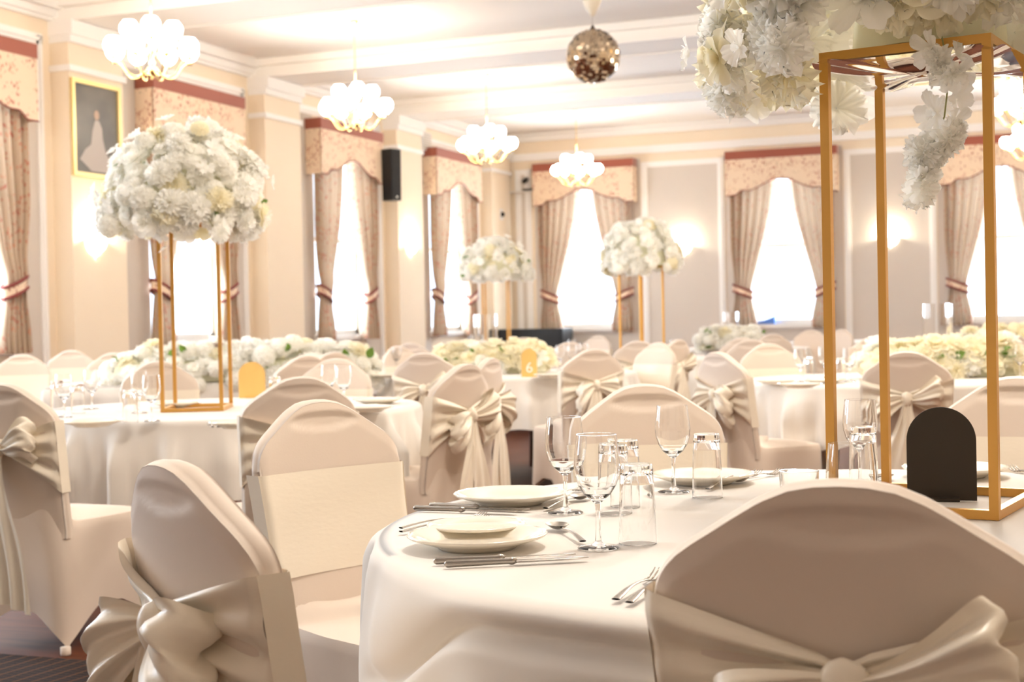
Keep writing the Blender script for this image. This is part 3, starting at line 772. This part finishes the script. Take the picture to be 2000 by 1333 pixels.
for (k, px, py, lb) in [('wine', 1564, 748, 'wine glass on the right table behind the plates'), ('tumbler', 1579, 745, 'upturned tumbler on the right table behind the plates'), ('wine', 1611, 740, 'wine glass on the right table left of the stand leg'), ('tumbler', 1641, 745, 'upturned tumbler on the right table right of the stand leg'), ('wine', 1660, 746, 'wine glass on the right table between the stand legs'), ('tumbler', 1975, 735, 'upturned tumbler right of the cream runner'), ('wine', 1993, 740, 'wine glass at the right photo edge')]:
    ware(k, px, py, lb, RT)
def vase_at(x, y, label): return tag(link('cylinder_vase', W['vase'], None, (x, y, TT+.001)), label, 'vase', 'tall clear cylinder vases')
p = atd(948, 10.4); vase_at(p.x, p.y, 'tall clear cylinder vase standing behind the flowers of table 6')
p = atd(1831, 8.75); vase_at(p.x, p.y, 'tall clear cylinder vase standing behind the cream runner')
p = atd(1428, 16.4); vase_at(p.x, p.y, 'tall clear cylinder vase far away with the low white flowers')
for (px, d, k, lb) in [(1115, 13.9, 'wine', 'wine glass far away before the dark chair back'), (1090, 13.4, 'tumbler', 'tumbler far away behind table 6'), (1315, 12.6, 'wine', 'wine glass far away on the larger stand table'), (1296, 12.7, 'tumbler', 'tumbler far away on the larger stand table')]:
    q = atd(px, d); nm, ct = CAT[k]; tag(link(nm, W[k], None, (q.x, q.y, TT+.001)), lb, ct, 'glasses on the far tables')

def arch_card(px, py, m, wd, ht_, face, label, digit=None):
    p = onz(px, py, TT); e = empty('table_number_card', (p.x, p.y, TT+.001), face); tag(e, label, 'table number', 'arched table number cards')
    r = wd/2; pts = [(-r, 0), (r, 0)]+[(r*math.cos(a*PI/24), ht_-r+r*math.sin(a*PI/24)) for a in range(25)]
    MB().prism(pts, -.0015, .0015).build('card', m, e)
    MB().box(-r*.5, r*.5, -.02, .02, 0, .006).build('card_foot', m, e)
    if digit:                              # lettering turned into a plain mesh
        cu = bpy.data.curves.new('digit', 'FONT'); cu.body = digit; cu.size = ht_*.52; cu.extrude = .0008; cu.align_x = 'CENTER'
        tmp = bpy.data.objects.new('digit', cu); COL.objects.link(tmp); me = bpy.data.meshes.new_from_object(tmp); bpy.data.objects.remove(tmp)
        o = link('digit', me, e); o.location = (0, -.0028, ht_*.16); o.rotation_euler = (PI/2, 0, 0); me.materials.clear(); me.materials.append(M['letter'])
arch_card(1840, 979, M['darkcard'], .133, .186, .10, 'dark brown arched card seen from behind, inside the front stand')
arch_card(1034, 737, M['goldcard'], .105, .19, .45, 'gold arched card bearing number 6 before the cream flowers', '6')
arch_card(493, 778, M['goldcard'], .14, .19, .5, 'gold arched card beside the left stand, above the shaded chair')

# ------------------------------------------------------------------ flower stands
def stand(x, y, rz, wx, wy, h, label, tray=False):
    e = empty('flower_stand', (x, y, TT+.001), rz); tag(e, label, 'flower stand', 'gold flower stands'); t = .0085
    for sx in (-1, 1):
        for sy in (-1, 1):
            MB().box(sx*wx/2-t, sx*wx/2+t, sy*wy/2-t, sy*wy/2+t, 2*t, h).build('leg', M['gold'], e)
    for nm, z in (('base_frame', 0), ('top_frame', h)):
        b = MB()
        for s in (-1, 1):
            b.box(-wx/2-t, wx/2+t, s*wy/2-t, s*wy/2+t, z, z+2*t); b.box(s*wx/2-t, s*wx/2+t, -wy/2+t, wy/2-t, z, z+2*t)
        b.build(nm, M['gold'], e)
    if tray:
        b = MB(); N = 40
        b.grid(lambda u, v: ((wx/2+.035)*(v)*math.copysign(abs(math.cos(2*PI*u))**.3, math.cos(2*PI*u)), (wy/2+.035)*v*math.copysign(abs(math.sin(2*PI*u))**.3, math.sin(2*PI*u)), h-.004-.010*(1-v**2)+.003*math.sin(9*u*2*PI)*v+.004*math.cos(5*v+4*PI*u)), N*2, 16, True)
        b.build('mirror_tray', M['chrome'], e, True)
    else: MB().box(-wx/2-.02, wx/2+.02, -wy/2-.02, wy/2+.02, h+2*t, h+2*t+.004).build('top_plate', M['gold'], e)
    return e
SF = (-.250, 2.880); stand(SF[0], SF[1], math.radians(-10), .30, .345, .853, 'tall gold stand rising through the right of the picture from the front table', True)
SL_ = (-3.745, 5.555); stand(SL_[0], SL_[1], math.radians(26), .26, .36, .85, 'tall gold stand with flowers on the left table')
stand(-5.76, 14.2, .3, .26, .34, .85, 'gold stand far away, the smaller-looking left one of two')
stand(-3.79, 13.0, .9, .26, .34, .85, 'gold stand far away, the right one of two')

# ------------------------------------------------------------------ flowers
def petal(b, T, L, Wd, cup, curl, ruf, ragged, rd, nu=7, nv=6):
    p = rd.random()*6.28; rag = [1-ragged*rd.random() for _ in range(nu)]; q = rd.uniform(1.5, 2.8)
    def fn(u, v):
        t = u*2-1; k = round(u*(nu-1)); wv = Wd*(.16+.84*math.sin(min(1, v*1.05)*PI/2)**.9)*(1-.25*max(0, v-.75)*4*0)
        x = t*wv*.5*(1-.12*v*v); r = L*v*(1-.16*t*t*v)*(rag[k] if v > .8 else 1)
        z = cup*L*(t*t)*.35*v+curl*L*v*v+ruf*L*math.sin(t*PI*q+p)*v*v
        return (x, r, z)
    b.grid(fn, nu, nv, T=T)
def bloom(kind, seed):
    rd = random.Random(seed); b = MB()
    def ring(n, tilt, L, Wd, cup, curl, ruf, rag, r0=.03, z0=0, ph=None):
        ph = rd.random()*6 if ph is None else ph
        for k in range(n):
            a = ph+2*PI*k/n+rd.uniform(-.18, .18); tl = tilt+rd.uniform(-.12, .12)
            T = Matrix.Rotation(a, 4, 'Z') @ Matrix.Translation((0, r0, z0)) @ Matrix.Rotation(tl, 4, 'X')
            petal(b, T, L*rd.uniform(.88, 1.1), Wd*rd.uniform(.9, 1.1), cup, curl, ruf, rag, rd, 9 if rag else 7, 6)
    if kind == 'ruffled':                  # fringed, densely layered
        for (n, tl, L, Wd) in [(7, -.35, 1.08, .74), (8, .05, 1.0, .70), (7, .42, .88, .62), (6, .80, .74, .54), (5, 1.15, .60, .42)]:
            ring(n, tl, L, Wd, .2, -.05, .17, .26)
    elif kind == 'rose':
        for (n, tl, L, Wd, cv) in [(6, .12, .98, .98, -.16), (5, .45, .90, .92, -.06), (5, .80, .80, .80, .06), (4, 1.10, .70, .62, .12), (3, 1.32, .62, .42, .15), (3, 1.45, .56, .26, .1)]:
            ring(n, tl, L, Wd, .55, cv, .03, 0)
    elif kind == 'hydrangea':              # cluster of four-petalled florets on a ball
        for k in range(34):
            z = 1-(k+.5)/34*1.25; r = math.sqrt(max(0, 1-z*z)); a = k*2.399963
            d = Vector((r*math.cos(a), r*math.sin(a), z)); Q = d.to_track_quat('Z', 'Y').to_matrix().to_4x4()
            T0 = Matrix.Translation(d*.62) @ Q @ Matrix.Rotation(rd.random()*3, 4, 'Z')
            for m in range(4): petal(b, T0 @ Matrix.Rotation(m*PI/2, 4, 'Z') @ Matrix.Rotation(rd.uniform(.1, .45), 4, 'X'), .34, .34, .3, -.1, .08, .06, rd, 5, 4)
    elif kind == 'orchid':                 # open five-petalled
        ring(5, .25, 1, .78, .2, -.1, .06, .05, .04, ph=0); ring(3, 1.0, .35, .3, .3, 0, .1, 0, .02)
    elif kind == 'bud':                    # small spray blossom
        ring(5, .5, 1, .8, .4, -.1, .10, .1, .04, ph=0); ring(3, 1.1, .55, .5, .3, 0, .1, 0, .02)
    cream = kind in ('rose',)
    return [b.mesh(kind+'_bloom', M['petal']), ]
BL = {}
for kd, ns in (('ruffled', 4), ('rose', 3), ('hydrangea', 2), ('orchid', 2), ('bud', 2)):
    BL[kd] = [bloom(kd, 40+7*i+len(kd))[0] for i in range(ns)]
BLC = {}                                   # cream versions share the shapes
for kd in BL:
    BLC[kd] = []
    for me in BL[kd]:
        c = me.copy(); c.materials[0] = M['petal_cream']; BLC[kd].append(c)
def leaf_mesh():
    b = MB(); b.grid(lambda u, v: ((u*2-1)*.34*math.sin(PI*min(.999, v*.96+.03))**.8, v, -.25*v*v+.12*abs(u*2-1)), 7, 9); return b.mesh('leaf', M['leaf'])
LEAF = leaf_mesh()
NAME = dict(ruffled='ruffled_bloom', rose='rose_bloom', hydrangea='hydrangea_bloom', orchid='orchid_bloom', bud='small_blossom')
def put_bloom(parent, kd, pos, d, s, rd, cream=False):
    Q = Vector(d).normalized().to_track_quat('Z', 'Y').to_matrix().to_4x4() @ Matrix.Rotation(rd.random()*6.28, 4, 'Z')
    o = link(NAME[kd], rd.choice((BLC if cream else BL)[kd]), parent)
    o.rotation_mode = 'XYZ'; o.location = pos; o.rotation_euler = Q.to_euler(); o.scale = (s, s, s*.9); return o
def put_leaf(parent, pos, d, s, rd):
    Q = Vector(d).normalized().to_track_quat('Y', 'Z').to_matrix().to_4x4() @ Matrix.Rotation(rd.random()*6.28, 4, 'Y')
    o = link('leaf', LEAF, parent); o.location = pos; o.rotation_euler = Q.to_euler(); o.scale = (s, s, s)
def dome(x, y, z, rx, rz_, n, bs, label, seed, lowest=-.35, lift=False, foam=.66, rot=0, keep=None, mix=('ruffled', 'ruffled', 'ruffled', 'rose', 'hydrangea'), cream=.15, leaves=10, sprays=()):
    rd = random.Random(seed); e = empty('flower_arrangement', (x, y, z), rot); tag(e, label, 'flower arrangement', 'domed white flower arrangements')
    b = MB(); b.grid(lambda u, v: (rx*foam*math.cos(2*PI*u)*math.sin(PI*v/2+.0001), rx*foam*math.sin(2*PI*u)*math.sin(PI*v/2+.0001), rz_*.70*math.cos(PI*v/2)+.006), 24, 8, True)
    b.build('foam_base', M['foam'], e, True)
    for k in range(n):
        zz = 1-(k+.5)/n*(1-lowest); r = math.sqrt(max(0, 1-zz*zz)); a = k*2.399963+rd.uniform(-.2, .2)
        d = Vector((r*math.cos(a), r*math.sin(a), zz)); j = rd.uniform(.84, 1.12)
        if zz < 0: pos = Vector((d.x*rx*j, d.y*rx*j, d.z*rz_*.55+.03))
        else: pos = Vector((d.x*rx*j, d.y*rx*j, d.z*rz_*j+.03))
        if lift and pos.z < .095 and -.20 < pos.x < .27: pos = Vector((pos.x*.80, pos.y*.64, rd.uniform(.055, .10))); d = Vector((d.x, d.y, .15))
        kd = rd.choice(mix); s = bs*rd.uniform(.72, 1.25)*(1.0 if kd != 'rose' else .82)
        put_bloom(e, kd, pos*.93, (d.x, d.y, d.z*1.1+.12), s, rd, rd.random() < cream)
    for k in range(26):                    # loose small blossoms breaking the outline
        a = rd.random()*6.28; zz = rd.uniform(lowest*.5, .95); r = math.sqrt(1-zz*zz); d = Vector((r*math.cos(a), r*math.sin(a), zz)); j = rd.uniform(.98, 1.12)
        pos = Vector((d.x*rx*j, d.y*rx*j, d.z*rz_*(j if zz > 0 else .6)+.03))
        if keep and not keep(pos): continue
        put_bloom(e, 'bud', pos, d+Vector((0, 0, rd.uniform(-.5, .3))), bs*rd.uniform(.45, .7), rd)
    for k in range(leaves):
        a = rd.random()*6.28; zz = rd.uniform(lowest*.8, .8); r = math.sqrt(1-zz*zz)
        put_leaf(e, (r*math.cos(a)*rx*.95, r*math.sin(a)*rx*.95, zz*rz_*(.95 if zz > 0 else .5)+.03), (math.cos(a), math.sin(a), rd.uniform(-.6, .3)), bs*rd.uniform(.5, .8), rd)
    for (pts, sz, nb) in sprays:           # hanging sprays of small blossom
        MB().tube(pts, .0016, 6).build('stem', M['stem'], e, True)
        for k in range(nb):
            t = (k+1)/nb*(len(pts)-1); i = min(int(t), len(pts)-2); q = Vector(pts[i]).lerp(Vector(pts[i+1]), t-i)
            d = Vector((rd.uniform(-1, 1), rd.uniform(-1, 1), rd.uniform(-.9, .5)))
            put_bloom(e, rd.choice(('bud', 'bud', 'ruffled')), q+d*sz*.55, d, sz*rd.uniform(.7, 1.05), rd)
    return e
# front arrangement, overhanging its mirror tray
ft = TT+.853+.02
dome(SF[0], SF[1], ft, .43, .33, 185, .066, 'huge white arrangement at the upper right on the front gold stand', 4, -.45, cream=.3, leaves=16, lift=True, foam=.34, keep=lambda p: not (p.z < .10 and (-.22 < p.x < .27)), mix=('ruffled', 'ruffled', 'ruffled', 'rose', 'orchid'),
     sprays=[([(.04, -.20, .0), (.055, -.23, -.07), (.045, -.235, -.15), (.01, -.23, -.22), (-.015, -.225, -.27)], .042, 17)])
dome(SL_[0]-.03, SL_[1]-.02, TT+.85+.02, .37, .41, 165, .070, 'large white domed arrangement on the left gold stand', 9, -.30, leaves=14,
     sprays=[([(-.02, -.18, .0), (.0, -.22, -.05), (.02, -.23, -.12)], .035, 5), ([(.24, -.20, .02), (.29, -.23, -.04), (.33, -.24, -.09)], .05, 6)])
dome(-5.76, 14.2, TT+.87, .385, .37, 100, .075, 'white domed arrangement far away on the left small stand', 13, -.3, leaves=8)
dome(-3.79, 13.0, TT+.87, .37, .42, 100, .075, 'white domed arrangement far away on the right small stand', 17, -.3, leaves=8)
def runner(p0, p1, z, hw_, h, n, bs, label, seed, cream=.3, hang=0, mix=('ruffled', 'rose', 'hydrangea', 'ruffled'), leaves=12, group='low flower runners'):
    rd = random.Random(seed); p0, p1 = Vector(p0), Vector(p1); mid = (p0+p1)/2; L = (p1-p0).length; a = math.atan2((p1-p0).y, (p1-p0).x)
    e = empty('flower_runner', (mid.x, mid.y, z), a); tag(e, label, 'flower runner', group)
    b = MB(); b.grid(lambda u, v: ((v*2-1)*L*.46, hw_*.62*math.cos(2*PI*u), max(.0, h*.62*math.sin(2*PI*u))), 20, 12, True); b.build('foam_base', M['foam'], e, True)
    for k in range(n):
        t = (k+.5)/n; x = (t*2-1)*L/2+rd.uniform(-.03, .03); q = rd.uniform(.0, 1); th = PI*(.05+.9*((k*.618) % 1))
        end = math.sqrt(max(.15, 1-((t*2-1))**6))
        y, zz = -hw_*math.cos(th)*end, h*math.sin(th)*end*rd.uniform(.8, 1.15)
        if hang and th < PI*.3: zz -= hang*rd.random(); y -= .03
        d = Vector(((t*2-1)*.6*(abs(t*2-1) > .8), -math.cos(th), math.sin(th)+.1)); kd = rd.choice(mix)
        put_bloom(e, kd, (x, y*.9, max(.03 if not hang else -.2, zz*.9+.02)), d, bs*rd.uniform(.8, 1.2), rd, rd.random() < cream)
    for k in range(leaves):
        x = rd.uniform(-.5, .5)*L; s = rd.choice((-1, 1)); put_leaf(e, (x, -hw_*.7, h*rd.uniform(.1, .9)), (rd.uniform(-1, 1), -1, rd.uniform(-.3, 1)), bs*rd.uniform(.6, 1), rd)
    return e
hdn = hd.normalized(); nrm = Vector((hdn.y, -hdn.x, 0))
ra, rb = atd(205, 9.85), atd(735, 10.0)
runner(ra, rb, TT+.001, .19, .24, 96, .095, 'long white flower runner along the front of the head table', 21, cream=.12, hang=.10)
p = Vector((-3.79, 9.60, 0)); v = Vector((math.cos(.38), math.sin(.38), 0)); p = p+Vector((-.10, -.12, 0)); runner(p-v*.42, p+v*.42, TT+.001, .20, .20, 60, .080, 'cream flower runner behind the gold number 6', 22, cream=.8, mix=('ruffled', 'rose', 'rose', 'orchid'), leaves=14)
p = Vector((-.93, 8.48, 0)); p = atd(1842, 8.2); runner(p-v*.47, p+v*.47, TT+.001, .20, .20, 66, .082, 'cream flower runner at the right before the tall vase', 23, cream=.9, mix=('ruffled', 'rose', 'rose', 'orchid'), leaves=14)
p = atd(1424, 16.2); runner(p-v*.38, p+v*.38, TT+.001, .18, .24, 40, .085, 'low white flowers far away left of the window with the bag', 24, cream=.1, leaves=5)
p = atd(1960, 12.3); runner(p-v*.40, p+v*.40, TT+.001, .18, .22, 36, .085, 'cream flowers far away at the right photo edge', 25, cream=.8, leaves=5)

# ------------------------------------------------------------------ chandeliers
def globe_mesh():
    prof = [(0, -.080), (.030, -.076), (.062, -.055), (.084, -.018), (.090, .02), (.084, .052), (.066, .078), (.054, .085), (.056, .092)]
    return MB().lathe(prof, 14).mesh('glass_shade', M['globe'])
GM = globe_mesh()
def arm(R, z0, z1):
    pts = []
    for k in range(15):
        t = k/14; pts.append((.03+(R-.03)*t, 0, z0-.09*math.sin(PI*min(1, t*1.25))**1.0*(1 if t < .8 else 1)+(z1-z0)*smooth01((t-.55)/.45)))
    return MB().tube(pts, .0085, 8).lathe([(0, z1-.012), (.03, z1-.008), (.038, z1+.006), (.022, z1+.010), (.016, z1+.03), (0, z1+.03)], 12, Matrix.Translation((R, 0, 0)))
ARM1, ARM2 = arm(.37, -.02, .05).mesh('arm', M['brass']), arm(.20, .13, .23).mesh('arm', M['brass'])
BODY = MB().lathe([(0, -.13), (.010, -.125), (.018, -.11), (.008, -.095), (.03, -.08), (.055, -.05), (.045, -.02), (.02, .0), (.028, .04), (.012, .07), (.02, .12), (.038, .16), (.03, .20), (.012, .24), (.018, .32), (.008, .36), (0, .37)], 20).mesh('brass_column', M['brass'])
def chandelier(x, y, label):
    z = 3.60; e = empty('chandelier', (x, y, z)); tag(e, label, 'chandelier', 'brass chandeliers with opal shades')
    link('brass_column', BODY, e); link('rod', MB().tube([(0, 0, .36), (0, 0, CEIL-z-.03)], .006).mesh('rod', M['brass']), e)
    MB().lathe([(0, CEIL-z-.05), (.03, CEIL-z-.045), (.055, CEIL-z-.01), (.06, CEIL-z), (0, CEIL-z)], 20).build('ceiling_rose', M['brass'], e, True)
    for k in range(8):
        a = 2*PI*k/8+.2; ar = link('arm', ARM1, e, (0, 0, 0), (0, 0, a)); link('glass_shade', GM, ar, (.37, 0, .05+.10))
    for k in range(4):
        a = 2*PI*k/4+.6; ar = link('arm', ARM2, e, (0, 0, 0), (0, 0, a)); link('glass_shade', GM, ar, (.20, 0, .23+.10))
for x, y, lb in [(-8, 11.25, 'lit chandelier hanging in front of the gilt picture'), (-8, 15.35, 'lit chandelier before the window next to the speaker'), (-8, 19.5, 'lit chandelier before the window closest to the corner'), (-8, 23.6, 'lit chandelier before the left end wall window'),
    (-.55, 15.3, 'lit chandelier partly hidden by the front flowers at the upper right'),
    (-.55, 19.3, 'lit chandelier at the right edge between the stand legs, higher one'), (-.55, 23.6, 'lit chandelier at the right edge, lower and farther one')]:
    chandelier(x, y, lb)

# ------------------------------------------------------------------ disco ball
def disco(x, y, z, R=.26):
    e = empty('mirror_ball', (x, y, z)); tag(e, 'mirror ball hanging from a motor below the ceiling beam', 'disco ball')
    c = MB().grid(lambda u, v: (R*.97*math.cos(2*PI*u)*math.sin(PI*v), R*.97*math.sin(2*PI*u)*math.sin(PI*v), R*.97*math.cos(PI*v)), 48, 25, True); c.build('core', M['grout'], e, True)
    b = MB(); rd = random.Random(3); NR = 26
    for i in range(NR):
        la = PI*(i+.5)/NR; n_ = max(5, int(2*PI*math.sin(la)*R/.0315))
        for k in range(n_):
            a = 2*PI*k/n_+i*.09; d = Vector((math.sin(la)*math.cos(a), math.sin(la)*math.sin(a), math.cos(la)))
            t1 = Vector((-math.sin(a), math.cos(a), 0)); t2 = d.cross(t1)
            jn = (d+t1*rd.uniform(-.26, .26)+t2*rd.uniform(-.26, .26)).normalized()
            e1 = (t1-jn*t1.dot(jn)).normalized()*.0148; e2 = jn.cross(e1).normalized()*.0148; o_ = d*R
            b.add([o_-e1-e2, o_+e1-e2, o_+e1+e2, o_-e1+e2], [(0, 1, 2, 3)])
    b.build('mirror_tiles', M['mirror'], e)
    MB().lathe([(0, R+.055), (.006, R+.05), (.03, R-.005), (0, R-.01)], 16).build('cap', M['grout'], e, True)
    MB().tube([(0, 0, R+.05), (0, 0, R+.13)], .003, 6).build('chain', M['steel'], e)
    MB().lathe([(0, R+.125), (.02, R+.135), (.055, R+.19), (.088, R+.26), (.092, R+.33), (.07, R+.38), (.045, R+.40), (0, R+.40)], 24).build('motor', M['motor'], e, True)
    MB().tube([(0, 0, R+.39), (0, 0, 4.555-z)], .012, 8).build('rod', M['motor'], e)
disco(-4.30, 13.25, 3.70)

# ------------------------------------------------------------------ wall fittings
def picture():
    e = empty('framed_picture'); e.matrix_world = TL @ Matrix.Translation((13.30, -.25, 0))
    tag(e, 'gilt framed dark portrait of a standing pale-gowned figure above the left flowers', 'picture')
    w2, z0, z1, t = .43, 2.85, 3.93, .045; b = MB()
    for (x0, x1, a, c) in [(-w2, w2, z0, z0+t), (-w2, w2, z1-t, z1), (-w2, -w2+t, z0+t, z1-t), (w2-t, w2, z0+t, z1-t)]:
        b.box(x0, x1, -.045, -.005, a, c); 
    b.build('frame', M['frame_gold'], e)
    m = M['pic']; mottle(m, (.10, .095, .085), (.17, .155, .13), 2.2)
    cv_ = MB().box(-w2+t, w2-t, -.02, -.006, z0+t, z1-t).build('canvas', m, e)
    b = MB(); pts = [(-.02, 3.50), (.05, 3.50), (.10, 3.42), (.11, 3.30), (.16, 3.15), (.27, 3.02), (.34, 2.92), (-.10, 2.92), (-.30, 3.04), (-.20, 3.16), (-.10, 3.22), (-.07, 3.38)]
    b.prism(pts[::-1], -.022, -.0205); b.build('painted_gown', M['gown'], e)
    b = MB(); b.prism([(.01+.045*math.cos(k*PI/8), 3.56+.055*math.sin(k*PI/8)) for k in range(16)][::-1], -.0225, -.0205); b.build('painted_face', M['skin'], e)
picture()
def sconce(T, x, z, label, off=0):
    e = empty('wall_sconce'); e.matrix_world = T @ Matrix.Translation((x, -off, z)); tag(e, label, 'wall light', 'lit wall sconces')
    b = MB(); b.grid(lambda u, v: (.15*math.cos(PI*u)*(.12+.88*math.sin(v*PI/2)), -.012-.115*math.sin(PI*u)*(.12+.88*math.sin(v*PI/2)), -.16+.16*(1-math.cos(v*PI/2))), 24, 10)
    b.build('uplighter_bowl', M['sconce'], e, True)
    MB().box(-.03, .03, -.013, 0, -.12, -.02).build('wall_plate', M['brass'], e)
    l = point('bulb', (0, 0, 0), 40, (1, .86, .66), .03); l.parent = e; l.location = (0, -.09, .04)
sconce(TL, 13.25, 2.16, 'lit wall sconce on the pillar under the gilt picture', .25)
sconce(TL, 21.5, 2.45, 'lit wall sconce on the pillar below the speaker', .25)
sconce(TB, -6.80, 2.50, 'lit wall sconce on the end wall right of the left window')
sconce(TB, -3.00, 2.50, 'lit wall sconce on the end wall between the stand legs')
def speaker():
    q = RW @ np.array([772-CX, 0, FPX]); yy = q[1]/q[0]*(LEFT+.42)
    e = empty('loudspeaker'); e.matrix_world = TL @ Matrix.Translation((yy, -.41, 0)) @ Matrix.Rotation(-.35, 4, 'Z')
    tag(e, 'black column loudspeaker mounted on the left wall pillar', 'speaker')
    MB().prism([(-.10, 3.10), (.10, 3.10), (.11, 3.92), (-.11, 3.92)], -.12, .10).build('cabinet', M['black'], e)
    MB().box(-.085, .085, -.127, -.1205, 3.13, 3.89).build('grille', mat('speaker_grille', (.02, .02, .02), .8), e)
    MB().box(-.03, .03, .1005, .17, 3.4, 3.6).build('bracket', M['black'], e)
    MB().box(-.015, .015, -.131, -.1275, 3.14, 3.17).build('badge', M['letter'], e)
speaker()
def cctv(px, py, label):
    d = RW @ np.array([px-CX, -(py-CY), FPX]); t = (BACK-.06)/d[1]; q = CAM+t*d
    e = empty('security_camera', (q[0], BACK, q[2])); tag(e, label, 'camera')
    MB().tube([(0, 0, .05), (0, -.10, .05), (0, -.13, .02)], .012, 8).build('bracket', M['plastic_white'], e, True)
    MB().tube([(-.02, -.10, .01), (.0, -.28, -.05)], [.05, .045], 12).build('housing', M['black'], e, True)
cctv(1031, 352, 'small black security camera high beside the left end wall window')
d = RW @ np.array([984-CX, -(419-CY), FPX]); t = (LEFT+.3)/d[0]; q = CAM+t*d
e = empty('sensor', (LEFT+.25, q[1], q[2])); tag(e, 'small round black sensor on the corner pillar', 'sensor'); MB().lathe([(0, 0), (.05, 0), (.05, .03), (.03, .06), (0, .065)], 16, Matrix.Rotation(PI/2, 4, 'Y')).build('dome', M['black'], e, True); MB().box(0, .008, -.09, .09, -.11, .11).build('backplate', M['plastic_white'], e)
d = RW @ np.array([1015-CX, -(375-CY), FPX]); t = (BACK-.1)/d[1]; q = CAM+t*d
e = empty('wall_shelf', (q[0]+.05, BACK, q[2])); tag(e, 'thin bracket shelf with a black box beneath the security camera', 'shelf')
MB().box(-.38, .42, -.22, -.002, -.015, 0).build('shelf_board', M['plastic_white'], e); MB().box(.05, .32, -.2, -.05, .001, .045).build('black_box', M['black'], e)
def vent(T, x, z, label, off=0):
    e = empty('air_vent'); e.matrix_world = T @ Matrix.Translation((x, -off, z)); tag(e, label, 'vent', 'wall air vents')
    MB().box(-.2, .2, -.03, 0, -.16, .16).build('vent_frame', M['plastic_white'], e)
    b = MB()
    for k in range(7): b.box(-.17, .17, -.045, -.031, -.135+k*.042, -.135+k*.042+.02)
    b.build('slats', M['panelpaint'], e)
vent(TL, 22.6, 4.30, 'white slatted air vent above the window closest to the corner', .06); vent(TL, 14.75, 4.34, 'white slatted air vent behind the nearest chandelier', .06)
e = empty('side_cabinet', (-9.58, 25.6, 0)); tag(e, 'black cabinet under the shelf in the far corner', 'cabinet')
MB().box(-.65, .65, -.3, .3, .03, .98).build('body', M['black'], e)
for s in (-1, 1): MB().box(min(s*.02, s*.62), max(s*.02, s*.62), -.315, -.3005, .08, .94).build('door', M['black'], e)
MB().box(-.63, .63, -.28, .28, 0, .0295).build('plinth', M['black'], e)
p = Vector((WINX[1]-.35, BACK-.02, SZ)); b = MB(); b.prism([(-.24, 0), (.16, 0), (.16, .15), (.10, .12), (-.06, .06), (-.24, .02)], -.06, .06)
tag(b.build('blue_bag', M['blue'], None, False, (p.x, p.y, SZ+.002)), 'blue bag lying on the end wall window sill', 'bag')
b = MB(); b.lathe([(0, 0), (.10, 0), (.11, .01), (.09, .16), (.05, .26), (0, .30)], 16); tag(b.build('white_lampshade', M['plastic_white'], None, True, (LEFT+.05, 11.55, SZ+.002)), 'white rounded object standing on the cut-off side window sill', 'ornament')
